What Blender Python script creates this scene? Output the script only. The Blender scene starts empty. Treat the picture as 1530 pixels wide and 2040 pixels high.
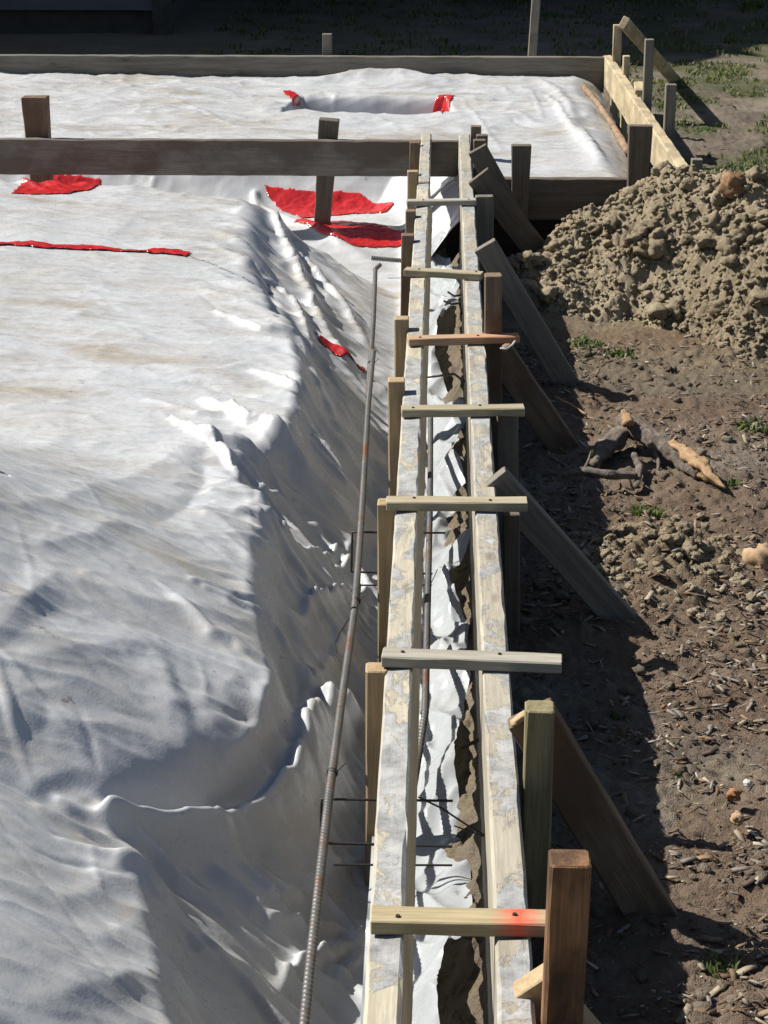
import bpy, bmesh, math, random
import numpy as np
from mathutils import Vector, Matrix
R = math.radians
C = bpy.context.scene
col = C.collection
random.seed(4)
rng = np.random.default_rng(11)

# ------------------------------------------------------------------ camera
F, VH, XV, PX, PY = 4000.0, -443.0, 883.0, 765.0, 1020.0   # focal length and vanishing point (photo pixels)
CAMH = 1.334                                                # eye height above the tops of the form boards (z = 0)
PITCH = math.atan((PY-VH)/F)
YAW = math.atan((XV-PX)/F*math.cos(PITCH))
cam_d = bpy.data.cameras.new('camera')
cam = bpy.data.objects.new('camera', cam_d); col.objects.link(cam)
cam.location = (0, 0, CAMH)
cam.rotation_euler = (math.pi/2-PITCH, 0, YAW)
cam_d.sensor_fit = 'VERTICAL'; cam_d.sensor_height = 36.0
cam_d.lens = 36.0*F/2040.0
cam_d.clip_start = 0.05; cam_d.clip_end = 500
C.camera = cam

# ------------------------------------------------------------------ sky and sun
SUN_EL = R(45); SUN_H = Vector((-1.0, 0.30)).normalized()   # horizontal direction towards the sun
w = bpy.data.worlds.new('World'); C.world = w; w.use_nodes = True
nt = w.node_tree
sky = nt.nodes.new('ShaderNodeTexSky'); sky.sky_type = 'NISHITA'; sky.sun_disc = False
sky.sun_elevation = SUN_EL
sky.sun_rotation = math.atan2(SUN_H.x, SUN_H.y)
bg = nt.nodes['Background']; bg.inputs[1].default_value = 0.05
nt.links.new(sky.outputs[0], bg.inputs[0])
sl = bpy.data.lights.new('sun', 'SUN'); sl.energy = 5.0; sl.angle = R(0.5); sl.color = (1.0, 0.955, 0.885)
so = bpy.data.objects.new('sun', sl); col.objects.link(so)
sv = Vector((SUN_H.x*math.cos(SUN_EL), SUN_H.y*math.cos(SUN_EL), math.sin(SUN_EL)))
so.rotation_euler = sv.to_track_quat('Z', 'Y').to_euler()
so.location = sv*20
C.view_settings.view_transform = 'Standard'; C.view_settings.look = 'None'
C.cycles.diffuse_bounces = 1
C.view_settings.exposure = 0.75; C.view_settings.gamma = 1.0

# ------------------------------------------------------------------ where things stand
_fw = Vector((-math.sin(YAW)*math.cos(PITCH), math.cos(YAW)*math.cos(PITCH), -math.sin(PITCH)))
_rt = Vector((math.cos(YAW), math.sin(YAW), 0)); _up = _rt.cross(_fw)
def ray(x, v): return (_fw + _rt*((x-PX)/F) - _up*((v-PY)/F))
def onz(x, v, z=0.0):
    d = ray(x, v); t = (z-CAMH)/d.z; return Vector((d.x*t, d.y*t, z))
def ony(x, v, Y):
    d = ray(x, v); t = Y/d.y; return Vector((d.x*t, Y, CAMH+d.z*t))

OX = .0135   # the boards' own offset to the right of the eye
# ------------------------------------------------------------------ noise
def _h(ix, iy, seed):
    n = (ix.astype(np.int64)*374761393 + iy.astype(np.int64)*668265263 + seed*974634777) & 0xffffffff
    n = ((n ^ (n >> 13))*1274126177) & 0xffffffff
    n = ((n ^ (n >> 16))*2246822519) & 0xffffffff
    return ((n ^ (n >> 15)) & 0xffffff)/float(0xffffff)
def noise(x, y, seed=0):
    x = np.asarray(x, float); y = np.asarray(y, float)
    ix = np.floor(x); iy = np.floor(y); fx = x-ix; fy = y-iy
    u = fx*fx*fx*(fx*(fx*6-15)+10); v = fy*fy*fy*(fy*(fy*6-15)+10)
    def g(a, b):
        t = _h(ix+a, iy+b, seed)*2*np.pi
        return np.cos(t)*(fx-a)+np.sin(t)*(fy-b)
    return ((g(0,0)*(1-u)+g(1,0)*u)*(1-v)+(g(0,1)*(1-u)+g(1,1)*u)*v)*1.5
def fbm(x, y, oct=4, seed=0, gain=.5):
    a = 1.0; s = 0
    for i in range(oct):
        s = s+a*noise(x*2**i, y*2**i, seed+i*17); a *= gain
    return s
def worley(x, y, seed=0):
    ix = np.floor(x); iy = np.floor(y)
    f1 = np.full(np.shape(x), 9.0); idv = np.zeros(np.shape(x))
    for a in (-1, 0, 1):
        for b in (-1, 0, 1):
            cx = ix+a; cy = iy+b
            px = cx+_h(cx, cy, seed); py = cy+_h(cx, cy, seed+5)
            d = np.hypot(x-px, y-py); m = d < f1
            f1 = np.where(m, d, f1); idv = np.where(m, _h(cx, cy, seed+9), idv)
    return f1, idv
def sstep(a, b, x):
    t = np.clip((x-a)/(b-a), 0, 1); return t*t*(3-2*t)
def chunk(X, Y, fr, seed):
    wx = X+.35/fr*fbm(X*fr*1.3, Y*fr*1.3, 3, seed+1); wy = Y+.35/fr*fbm(X*fr*1.3, Y*fr*1.3, 3, seed+2)
    f1, i1 = worley(wx*fr, wy*fr, seed); return sstep(0, 1, (.60-f1)*3.4)*i1**1.5
def seg_dist(X, Y, pts):
    best = np.full(np.shape(X), 1e9); par = np.zeros(np.shape(X))
    L = [0]
    for a, b in zip(pts[:-1], pts[1:]): L.append(L[-1]+math.hypot(b[0]-a[0], b[1]-a[1]))
    for i, (a, b) in enumerate(zip(pts[:-1], pts[1:])):
        dx, dy = b[0]-a[0], b[1]-a[1]; l2 = dx*dx+dy*dy+1e-12
        t = np.clip(((X-a[0])*dx+(Y-a[1])*dy)/l2, 0, 1)
        d = np.hypot(X-a[0]-t*dx, Y-a[1]-t*dy); m = d < best
        best = np.where(m, d, best); par = np.where(m, (L[i]+t*(L[i+1]-L[i]))/max(L[-1], 1e-9), par)
    return best, par
def poly_sd(X, Y, pts):
    n = len(pts); ins = np.zeros(np.shape(X), bool)
    d, _ = seg_dist(X, Y, pts+[pts[0]])
    for i in range(n):
        x0, y0 = pts[i]; x1, y1 = pts[(i+1) % n]
        if y0 == y1: continue
        c = ((y0 > Y) != (y1 > Y)) & (X < (x1-x0)*(Y-y0)/(y1-y0)+x0)
        ins ^= c
    return np.where(ins, -d, d)

# ------------------------------------------------------------------ object helpers
def tag(o, label=None, cat=None, group=None, kind=None):
    if label: o['label'] = label
    if cat: o['category'] = cat
    if group: o['group'] = group
    if kind: o['kind'] = kind
    return o
def link(name, me, mat=None, parent=None, smooth=False):
    o = bpy.data.objects.new(name, me); col.objects.link(o)
    if mat: me.materials.append(mat)
    if smooth: me.polygons.foreach_set('use_smooth', [True]*len(me.polygons))
    if parent: o.parent = parent
    return o
def np_mesh(name, co, faces, nv=4):
    me = bpy.data.meshes.new(name)
    me.vertices.add(len(co)); me.vertices.foreach_set('co', np.ascontiguousarray(co, dtype=np.float32).ravel())
    n = len(faces)
    me.loops.add(n*nv); me.loops.foreach_set('vertex_index', np.ascontiguousarray(faces, dtype=np.int32).ravel())
    me.polygons.add(n)
    me.polygons.foreach_set('loop_start', np.arange(0, n*nv, nv, dtype=np.int32))
    me.polygons.foreach_set('loop_total', np.full(n, nv, dtype=np.int32))
    me.update(calc_edges=True); me.validate()
    return me
def grid_faces(nr, nc, keep=None):
    i = np.arange(nr*nc).reshape(nr, nc)
    f = np.stack([i[:-1,:-1], i[:-1,1:], i[1:,1:], i[1:,:-1]], -1).reshape(-1, 4)
    if keep is not None: f = f[keep.ravel()]
    return f
def compact(co, f):
    u, inv = np.unique(f, return_inverse=True)
    return co[u], inv.reshape(f.shape)
def vcol(me, cols):
    a = me.color_attributes.new('tone', 'FLOAT_COLOR', 'POINT')
    a.data.foreach_set('color', np.ascontiguousarray(cols, dtype=np.float32).ravel())

def beam(name, p0, p1, wd, th, up, mat, parent=None, ch=.0025, seg=None, rough=.0012, taper=1.0, taper_t=1.0, bow=0.0, seed=0, chip=0.0):
    """sawn timber from p0 to p1 (centre line); wd is measured along the side axis, th along 'up'"""
    p0 = Vector(p0); p1 = Vector(p1); L = (p1-p0).length
    ax = (p1-p0).normalized(); up = Vector(up); sd = up.cross(ax).normalized(); u2 = ax.cross(sd)
    n = seg or max(3, int(L/.05)); n = min(n, 160)
    r = random.Random(hash((round(p0.x,3), round(p0.y,3), seed)) & 0xffff)
    prof = [(-.5,-.5,1,0),(-.5,-.5,0,1),(-.5,.5,0,-1),(-.5,.5,1,0),(.5,.5,-1,0),(.5,.5,0,-1),(.5,-.5,0,1),(.5,-.5,-1,0)]
    co = []
    rows = [0.0]+[ch*.8/L]+[k/n for k in range(1, n)]+[1-ch*.8/L]+[1.0]
    for ri, t in enumerate(rows):
        k = 1+(taper-1)*t; kt = 1+(taper_t-1)*t
        shrink = ch if ri in (0, len(rows)-1) else 0
        b = bow*math.sin(math.pi*t)
        j = [r.uniform(-1, 1)*rough for _ in range(4)]
        c2 = ch*(1+r.uniform(-.3, .9))
        for q, (a, c, da, dc) in enumerate(prof):
            y = a*(wd*k)+da*c2*1.0 - (2*a)*shrink + j[q//2]*.6 + b
            z = c*(th*kt)+dc*c2*1.0 - (2*c)*shrink + j[(q//2+1) % 4]
            if chip and r.random() < chip: z -= abs(r.gauss(0, .0025)) if c > 0 else 0
            co.append((t*L, y, z))
    m = len(rows); f = []
    bm = bmesh.new(); vs = [bm.verts.new(c) for c in co]
    for i in range(m-1):
        for q in range(8):
            q2 = (q+1) % 8
            bm.faces.new((vs[i*8+q], vs[i*8+q2], vs[(i+1)*8+q2], vs[(i+1)*8+q]))
    bm.faces.new([vs[q] for q in range(8)][::-1]); bm.faces.new([vs[(m-1)*8+q] for q in range(8)])
    bmesh.ops.recalc_face_normals(bm, faces=bm.faces)
    me = bpy.data.meshes.new(name); bm.to_mesh(me); bm.free()
    o = link(name, me, mat, parent)
    M = Matrix.Translation(p0) @ Matrix((ax, sd, u2)).transposed().to_4x4()
    if parent: o.matrix_parent_inverse = Matrix(); o.matrix_basis = parent.matrix_basis.inverted() @ M
    else: o.matrix_basis = M
    return o
def tube(pts, rad, n=10, ribs=0.0, pitch=.009, step=None, cap=True):
    """vertices and quads of a swept tube; rad is a number or one per point"""
    P = [Vector(p) for p in pts]; rr = rad if isinstance(rad, (list, tuple)) else [rad]*len(P)
    if step:
        Q, q = [], []
        for (a, b, ra, rb) in zip(P[:-1], P[1:], rr[:-1], rr[1:]):
            k = max(1, int((b-a).length/step))
            for i in range(k): Q.append(a.lerp(b, i/k)); q.append(ra+(rb-ra)*i/k)
        Q.append(P[-1]); q.append(rr[-1]); P, rr = Q, q
    co = []; nrm = Vector((0, 0, 1)); s = 0
    for i, p in enumerate(P):
        t = (P[min(i+1, len(P)-1)]-P[max(i-1, 0)]).normalized()
        a = nrm-t*nrm.dot(t)
        if a.length < .05: a = t.orthogonal()
        a.normalize(); b = t.cross(a); nrm = a
        if i: s += (p-P[i-1]).length
        for k in range(n):
            th = 2*math.pi*k/n
            r = rr[i]*(1+(ribs if ((s/pitch+ .5*k/n) % 1) < .38 else 0))
            co.append(p+a*math.cos(th)*r+b*math.sin(th)*r)
    f = [(i*n+k, i*n+(k+1) % n, (i+1)*n+(k+1) % n, (i+1)*n+k) for i in range(len(P)-1) for k in range(n)]
    return co, f
def tube_obj(name, paths, mat, parent=None, **kw):
    co, f = [], []
    for pts, rad in paths:
        c, g = tube(pts, rad, **kw); b = len(co); co += c; f += [tuple(x+b for x in y) for y in g]
    me = bpy.data.meshes.new(name); me.from_pydata([tuple(c) for c in co], [], f); me.update()
    return link(name, me, mat, parent, smooth=True)

# ------------------------------------------------------------------ materials
def mat(name):
    m = bpy.data.materials.new(name); m.use_nodes = True
    t = m.node_tree; b = t.nodes['Principled BSDF']
    return m, t, b
def nd(t, kind, **kw):
    n = t.nodes.new(kind)
    for k, v in kw.items():
        if k.startswith('i_'):
            key = k[2:]; key = int(key) if key.isdigit() else key
            n.inputs[key].default_value = v
        else: setattr(n, k, v)
    return n
def ramp(t, fac, stops):
    r = t.nodes.new('ShaderNodeValToRGB'); e = r.color_ramp.elements
    while len(e) < len(stops): e.new(.5)
    for q, (p, c) in zip(e, stops):
        q.position = p; q.color = (c, c, c, 1) if isinstance(c, (int, float)) else (*c, 1)
    t.links.new(fac, r.inputs[0]); return r.outputs[0]
def mix(t, fac, a, b, mode='MIX'):
    n = t.nodes.new('ShaderNodeMix'); n.data_type = 'RGBA'; n.blend_type = mode
    for s, v in ((0, fac), (6, a), (7, b)):
        if hasattr(v, 'links') or hasattr(v, 'is_linked'): t.links.new(v, n.inputs[s])
        elif isinstance(v, (int, float)): n.inputs[s].default_value = v
        else: n.inputs[s].default_value = (*v, 1)
    return n.outputs[2]
def math_n(t, op, a, b=None):
    n = t.nodes.new('ShaderNodeMath'); n.operation = op
    for i, v in enumerate((a, b)):
        if v is None: continue
        if isinstance(v, (int, float)): n.inputs[i].default_value = v
        else: t.links.new(v, n.inputs[i])
    return n.outputs[0]
def coords(t, scale=(1,1,1), space='Object', rand=True):
    tc = nd(t, 'ShaderNodeTexCoord'); mp = nd(t, 'ShaderNodeMapping'); mp.inputs['Scale'].default_value = scale
    t.links.new(tc.outputs[space], mp.inputs[0])
    if rand:
        oi = nd(t, 'ShaderNodeObjectInfo'); k = nd(t, 'ShaderNodeVectorMath', operation='SCALE'); k.inputs[0].default_value = (31, 17, 23)
        t.links.new(oi.outputs['Random'], k.inputs['Scale']); t.links.new(k.outputs[0], mp.inputs['Location'])
    return mp.outputs[0]
def tex(t, vec, scale, detail=4, rough=.55, kind='ShaderNodeTexNoise', dist=0):
    n = t.nodes.new(kind); n.inputs['Scale'].default_value = scale
    if kind == 'ShaderNodeTexNoise':
        n.inputs['Detail'].default_value = detail; n.inputs['Roughness'].default_value = rough; n.inputs['Distortion'].default_value = dist
    t.links.new(vec, n.inputs['Vector']); return n.outputs[0]
def bump(t, b, h, strength=.3, dist=.002):
    n = nd(t, 'ShaderNodeBump', i_Strength=strength, i_Distance=dist); t.links.new(h, n.inputs['Height']); t.links.new(n.outputs[0], b.inputs['Normal']); return n

AL = .65    # overall reflectance of wood, soil and metal under the 0.75 stop exposure
def dim(t, c, k=None): return mix(t, 1.0, c, ((k or AL),)*3, 'MULTIPLY')
def wood(name, light, dark, cement=0.0, crack=.6, stn=.42, stain=None, paint=None, rough=.75, knots=.5, weather=.35):
    m, t, b = mat(name)
    v = coords(t, (3, 60, 60)); v1 = coords(t, (1, 1, 1))
    g = tex(t, v, 1.0, 5, .6, dist=.6); g2 = tex(t, v, 5.0, 3, .6)
    c = ramp(t, g, [(.3, dark), (.55, light), (.75, tuple(min(1, q*1.08) for q in light))])
    c = mix(t, math_n(t, 'MULTIPLY', ramp(t, g2, [(.45, 0.0), (.62, 1.0)]), .35), c, tuple(q*.7 for q in dark))
    wv = tex(t, coords(t, (4, 12, 12)), 1.0, 4, .65)
    c = mix(t, math_n(t, 'MULTIPLY', ramp(t, wv, [(.42, 0.0), (.66, 1.0)]), weather), c, (.23, .22, .20))
    kn = tex(t, coords(t, (5, 14, 14)), 1.0, 0, .5, kind='ShaderNodeTexVoronoi')
    c = mix(t, math_n(t, 'MULTIPLY', ramp(t, kn, [(.06, 1.0), (.16, 0.0)]), knots), c, (.10, .055, .03))
    if stain:
        s = tex(t, coords(t, (5, 9, 9)), 1.0, 5, .6)
        c = mix(t, ramp(t, s, [(stn, 0.0), (stn+.16, .85)]), c, stain)
    h = g2
    if cement:
        geo = nd(t, 'ShaderNodeNewGeometry'); sx = nd(t, 'ShaderNodeSeparateXYZ'); t.links.new(geo.outputs['Normal'], sx.inputs[0])
        topm = ramp(t, sx.outputs[2], [(.55, 0.0), (.8, 1.0)])
        pn = tex(t, coords(t, (6.5, 12, 12)), 1.0, 10, .70, dist=.5); pc = ramp(t, pn, [(.5-cement*.28, 0.0), (.535-cement*.28, 1.0)])
        crk = nd(t, 'ShaderNodeTexVoronoi', feature='DISTANCE_TO_EDGE', i_Scale=13.0)
        wv2 = nd(t, 'ShaderNodeTexNoise', i_Scale=18.0, i_Detail=5.0); t.links.new(v1, wv2.inputs['Vector'])
        ad = nd(t, 'ShaderNodeVectorMath', operation='MULTIPLY_ADD'); ad.inputs[1].default_value = (.16, .16, .16)
        t.links.new(wv2.outputs['Color'], ad.inputs[0]); t.links.new(v1, ad.inputs[2]); t.links.new(ad.outputs[0], crk.inputs['Vector'])
        ce = math_n(t, 'MAXIMUM', ramp(t, crk.outputs[0], [(.006, 0.0), (.03, 1.0)]), ramp(t, tex(t, v1, 7.0, 3), [(.47, 0.0), (.56, 1.0)]))
        tone = tex(t, v1, 26.0, 6, .7)
        cem = ramp(t, tone, [(.28, (.22, .225, .225)), (.47, (.40, .405, .395)), (.70, (.62, .61, .58))])
        cem = mix(t, math_n(t, 'MULTIPLY', math_n(t, 'SUBTRACT', 1.0, ce), crack), cem, (.17, .16, .15))
        k = math_n(t, 'MULTIPLY', pc, topm)
        c = mix(t, k, c, cem)
        h = math_n(t, 'ADD', math_n(t, 'MULTIPLY', k, 1.2), math_n(t, 'MULTIPLY', g2, .5))
        edge = ramp(t, pn, [(.485-cement*.28, 0.0), (.505-cement*.28, 1.0), (.525-cement*.28, 0.0)])
        c = mix(t, math_n(t, 'MULTIPLY', math_n(t, 'MULTIPLY', edge, topm), .25), c, (.16, .14, .11))
    if paint:
        (pcx, rad, pcol) = paint
        tc = nd(t, 'ShaderNodeTexCoord'); sp = nd(t, 'ShaderNodeSeparateXYZ'); t.links.new(tc.outputs['Object'], sp.inputs[0])
        d = math_n(t, 'ABSOLUTE', math_n(t, 'SUBTRACT', sp.outputs[0], pcx))
        d = math_n(t, 'ADD', d, math_n(t, 'MULTIPLY', math_n(t, 'SUBTRACT', tex(t, v1, 30.0, 3), .5), rad*.8))
        c = mix(t, ramp(t, math_n(t, 'DIVIDE', d, rad), [(.1, .8), (1.0, 0.0)]), c, pcol)
    t.links.new(dim(t, c), b.inputs['Base Color']); b.inputs['Roughness'].default_value = rough
    b.inputs['Specular IOR Level'].default_value = .25
    bump(t, b, h, .55, .0015)
    return m

W_NEW = wood('fresh_pine', (.58, .44, .26), (.44, .30, .16), weather=.12)
W_CLEAT = wood('cleat_pine', (.56, .49, .33), (.40, .33, .20), weather=.25)
W_CLEATG = wood('grey_cleat_pine', (.56, .52, .43), (.40, .36, .28), weather=.28)
W_PAINT = wood('cleat_with_red_paint', (.60, .50, .30), (.44, .34, .18), weather=.12, paint=(.182, .034, (.95, .10, .05)))
W_PINK = wood('cleat_with_orange_paint', (.60, .42, .28), (.46, .29, .17), weather=.15, paint=(.27, .20, (.72, .33, .18)))
W_FORM = wood('form_board_wood', (.66, .60, .46), (.50, .44, .32), crack=.5, cement=.12, weather=.3)
W_FORM2 = wood('form_board_pale', (.58, .53, .42), (.42, .37, .28), crack=.15, cement=.02, weather=.3)
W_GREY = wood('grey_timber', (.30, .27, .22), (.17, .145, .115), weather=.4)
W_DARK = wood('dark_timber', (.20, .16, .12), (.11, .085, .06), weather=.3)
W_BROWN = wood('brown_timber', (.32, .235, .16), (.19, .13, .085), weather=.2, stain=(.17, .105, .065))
W_GREEN = wood('treated_timber', (.36, .31, .17), (.22, .18, .095), weather=.15)
W_ORANGE = wood('stained_post', (.46, .25, .12), (.24, .115, .055), weather=.1, stn=.42, stain=(.075, .042, .024), knots=1)
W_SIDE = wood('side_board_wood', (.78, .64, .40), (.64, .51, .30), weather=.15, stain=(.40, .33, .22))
W_BEAM = wood('beam_wood', (.34, .30, .25), (.20, .175, .14), weather=.5, stain=(.17, .13, .10))

def plastic(name, base, stain, rough=.36, transl=.22):
    m, t, b = mat(name)
    v = coords(t, (1,1,1), rand=False)
    n = tex(t, coords(t, (2.2, 6.5, 3), rand=False), 1.0, 8, .66, dist=.5); n2 = tex(t, coords(t, (5, 34, 4), rand=False), 1.0, 6, .7); n3 = tex(t, v, 70, 4, .7)
    big = tex(t, v, 1.1, 2, .5)
    k = math_n(t, 'MULTIPLY', ramp(t, n, [(.46, 0.0), (.66, 1.0)]), ramp(t, big, [(.36, .25), (.58, 1.0)]))
    geo = nd(t, 'ShaderNodeNewGeometry'); sx = nd(t, 'ShaderNodeSeparateXYZ'); t.links.new(geo.outputs['Normal'], sx.inputs[0])
    flat = ramp(t, math_n(t, 'ABSOLUTE', sx.outputs[2]), [(.70, .12), (.96, 1.0)])   # dust settles where the film lies flat
    k = math_n(t, 'MULTIPLY', k, flat); c = mix(t, k, base, stain)
    c = mix(t, math_n(t, 'MULTIPLY', math_n(t, 'MULTIPLY', ramp(t, n2, [(.56, 0.0), (.68, 1.0)]), flat), .4), c, tuple(q*.75 for q in stain))
    c = mix(t, math_n(t, 'MULTIPLY', ramp(t, n3, [(.62, 0.0), (.72, 1.0)]), .25), c, tuple(q*.6 for q in stain))
    sp = tex(t, v, 15.0, 8, .78)
    c = mix(t, math_n(t, 'MULTIPLY', ramp(t, sp, [(.625, 0.0), (.68, 1.0)]), .85), c, (.16, .12, .085))
    t.links.new(c, b.inputs['Base Color'])
    t.links.new(ramp(t, n3, [(.35, rough-.14), (.65, rough+.16)]), b.inputs['Roughness'])
    b.inputs['Specular IOR Level'].default_value = .5
    f = tex(t, v, 190, 3, .7); f2 = tex(t, v, 34, 5, .6)
    bump(t, b, math_n(t, 'ADD', f, math_n(t, 'MULTIPLY', f2, .5)), .34, .0014)
    tr = nd(t, 'ShaderNodeBsdfTranslucent'); t.links.new(c, tr.inputs[0])
    ms = nd(t, 'ShaderNodeMixShader', i_0=transl); t.links.new(b.outputs[0], ms.inputs[1]); t.links.new(tr.outputs[0], ms.inputs[2])
    t.links.new(ms.outputs[0], t.nodes['Material Output'].inputs[0])
    return m
P_SHEET = plastic('dusty_plastic', (.43, .44, .45), (.30, .265, .21), transl=.0)
P_FLAP = plastic('clean_plastic', (.43, .455, .47), (.40, .41, .40), rough=.26, transl=.22)

def simple(name, c, rough=.6, var=.25, scale=40, spec=.3, bmp=.3, metal=0):
    m, t, b = mat(name); v = coords(t)
    n = tex(t, v, scale, 5, .6)
    k = ramp(t, n, [(.3, tuple(q*(1-var) for q in c)), (.7, tuple(min(1, q*(1+var)) for q in c))])
    t.links.new(dim(t, k), b.inputs['Base Color']); b.inputs['Roughness'].default_value = rough; b.inputs['Specular IOR Level'].default_value = spec
    b.inputs['Metallic'].default_value = metal
    bump(t, b, n, bmp, .002); return m
TAPE = simple('red_tape', (.62, .03, .03), .2, .3, 30, .6, .3)
NAIL = simple('nail_steel', (.05, .045, .04), .5, .2, 90)
STONE_O = simple('orange_stone', (.42, .20, .09), .85, .35, 60, .2, .8)
CLOD_B = simple('brown_clod', (.30, .18, .10), .95, .45, 40, .1, .9)
STONE_T = simple('tan_stone', (.48, .33, .20), .85, .3, 50, .2, .8)
WHITE = simple('pale_scrap', (.75, .72, .66), .5, .15, 40)
WIRE = simple('black_wire', (.035, .03, .03), .5, .2, 90)
# rusty steel bar
REBAR, t, b = mat('rebar_steel')
v = coords(t, (1,1,1)); n = tex(t, v, 9, 6, .7); n2 = tex(t, v, 120, 3, .6)
c = ramp(t, n, [(.38, (.15, .155, .16)), (.54, (.20, .19, .18)), (.66, (.22, .10, .05))])
c = mix(t, math_n(t, 'MULTIPLY', ramp(t, n2, [(.5, 0.0), (.7, 1.0)]), .5), c, (.09, .06, .045))
t.links.new(dim(t, c), b.inputs['Base Color']); b.inputs['Roughness'].default_value = .5; b.inputs['Metallic'].default_value = .35; bump(t, b, n2, .4, .001)
# soil with a per-point tone
def soil(name, base, dark, light, attr=False, scale=1.0):
    m, t, b = mat(name); v = coords(t, (1,1,1), rand=False)
    n = tex(t, v, 2.2*scale, 8, .65); n2 = tex(t, v, 60*scale, 6, .7); n3 = tex(t, v, 240*scale, 3, .7); n4 = tex(t, v, 14*scale, 6, .7)
    c = ramp(t, n, [(.32, dark), (.5, base), (.70, light)])
    c = mix(t, ramp(t, n4, [(.42, 0.0), (.64, .6)]), c, tuple(.5*(p+q) for p, q in zip(dark, base)))
    c = mix(t, math_n(t, 'MULTIPLY', ramp(t, n2, [(.5, 0.0), (.72, 1.0)]), .5), c, tuple(q*.5 for q in dark))
    c = mix(t, math_n(t, 'MULTIPLY', ramp(t, n3, [(.60, 0.0), (.70, 1.0)]), .45), c, tuple(min(1, q*1.7) for q in light))
    if attr:
        a = nd(t, 'ShaderNodeAttribute', attribute_name='tone')
        sp = nd(t, 'ShaderNodeSeparateColor'); t.links.new(a.outputs['Color'], sp.inputs[0])
        c = mix(t, sp.outputs[0], c, mix(t, ramp(t, n2, [(.35, 0.0), (.65, 1.0)]), (.20, .155, .095), (.37, .295, .19)))
        c = mix(t, math_n(t, 'MULTIPLY', sp.outputs[1], ramp(t, n2, [(.3, 1.0), (.75, .3)])), c, (.085, .105, .035))
        c = mix(t, math_n(t, 'MULTIPLY', sp.outputs[2], ramp(t, n2, [(.3, .9), (.75, .3)])), c, (.22, .145, .095))
    t.links.new(dim(t, c), b.inputs['Base Color']); b.inputs['Roughness'].default_value = .95; b.inputs['Specular IOR Level'].default_value = .15
    bump(t, b, math_n(t, 'ADD', n2, math_n(t, 'MULTIPLY', n3, .6)), .9, .009)
    return m
SOIL = soil('dark_soil', (.26, .215, .17), (.14, .113, .088), (.40, .345, .28), attr=True)
PILE = soil('sandy_soil', (.52, .425, .285), (.34, .27, .175), (.64, .54, .385), scale=1.3)
def tinted(name, rough=.8, transl=0.0):
    m, t, b = mat(name)
    a = nd(t, 'ShaderNodeAttribute', attribute_name='tone'); n = tex(t, coords(t, rand=False), 150, 3, .6)
    c = mix(t, ramp(t, n, [(.3, 0.0), (.8, .5)]), a.outputs['Color'], (.06, .045, .03), 'MULTIPLY')
    t.links.new(dim(t, c), b.inputs['Base Color']); b.inputs['Roughness'].default_value = rough; b.inputs['Specular IOR Level'].default_value = .2
    if transl:
        tr = nd(t, 'ShaderNodeBsdfTranslucent'); t.links.new(a.outputs['Color'], tr.inputs[0])
        ms = nd(t, 'ShaderNodeMixShader', i_0=transl); t.links.new(b.outputs[0], ms.inputs[1]); t.links.new(tr.outputs[0], ms.inputs[2])
        t.links.new(ms.outputs[0], t.nodes['Material Output'].inputs[0])
    return m
CHIP = tinted('bark_litter'); LEAF = tinted('leaves', .5, .3)
# bark and split wood of the log
BARK, t, b = mat('log_bark')
v = coords(t); n = tex(t, v, 46, 8, .75, dist=.8); n2 = tex(t, v, 7, 4, .6)
c = ramp(t, n, [(.32, (.10, .075, .058)), (.55, (.29, .235, .185)), (.75, (.42, .35, .28))])
t.links.new(dim(t, c), b.inputs['Base Color']); b.inputs['Roughness'].default_value = .9; bump(t, b, n, 1.0, .012)
MUD = simple('muddy_wood', (.34, .23, .15), .9, .4, 14, .2, .6)
SPLIT = wood('split_wood', (.56, .37, .20), (.32, .17, .08), weather=.1, knots=.2)

# ------------------------------------------------------------------ heights of sheet and ground
def P(x, v, z=-.1):
    p = onz(x, v, z); return (p.x, p.y)
CREST = [P(*q) for q in [(372,2200),(368,2080),(365,2010),(338,1930),(322,1830),(300,1740),(268,1690),(232,1650),(290,1605),(400,1550),(510,1450),(548,1370),(535,1270),(522,1190),(512,1100),(508,1010),(470,940),(500,890),(575,850),(603,770),(592,690),(560,630),(490,560),(478,500),(486,440),(497,403)]]
PAD1 = [(-4, CREST[0][1])] + CREST + [(-.78, 7.23), (-1.2, 7.27), (-4, 7.27)]
_cr = sorted((p[1], p[0]) for p in CREST); CRY = [p[0] for p in _cr]; CRX = [p[1] for p in _cr]
PAD2 = [(-4, 8.5), (-.12, 8.5), (.13, 8.1), (.14, 7.05), (.68, 7.05), (.70, 10.6), (-4, 10.6)]
def base_h(X, Y):
    wob = .03*noise(X*2.1, Y*2.1, 3)+.012*noise(X*6, Y*6, 4)
    d1 = poly_sd(X, Y, PAD1)+wob*.6; d2 = poly_sd(X, Y, PAD2)+wob
    xc = np.interp(Y, CRY, CRX)
    wd = np.where(Y < 7.23, np.clip(-.035-xc, .2, .55), .26)
    floor = -.45+.10*sstep(7.5, 7.9, Y)+.05*sstep(-.15, -.05, X)
    t1 = np.clip((d1+.02)/wd, 0, 1); t2 = np.clip((d2+.04)/.34, 0, 1)
    h1 = -.1+(floor+.1)*(1-(1-t1)**1.18)*sstep(-.02, .22, t1)**.8
    h2 = -.1+(floor+.1)*sstep(0, 1, t2)
    tl = .45*(1-sstep(3.3, 4.5, Y))+.05
    h1 = h1+tl*np.clip(xc-X, 0, .9)-.03*(1-sstep(2.4, 3.4, Y))*sstep(-.25, .0, X-xc)
    return np.maximum(h1, h2)
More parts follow.
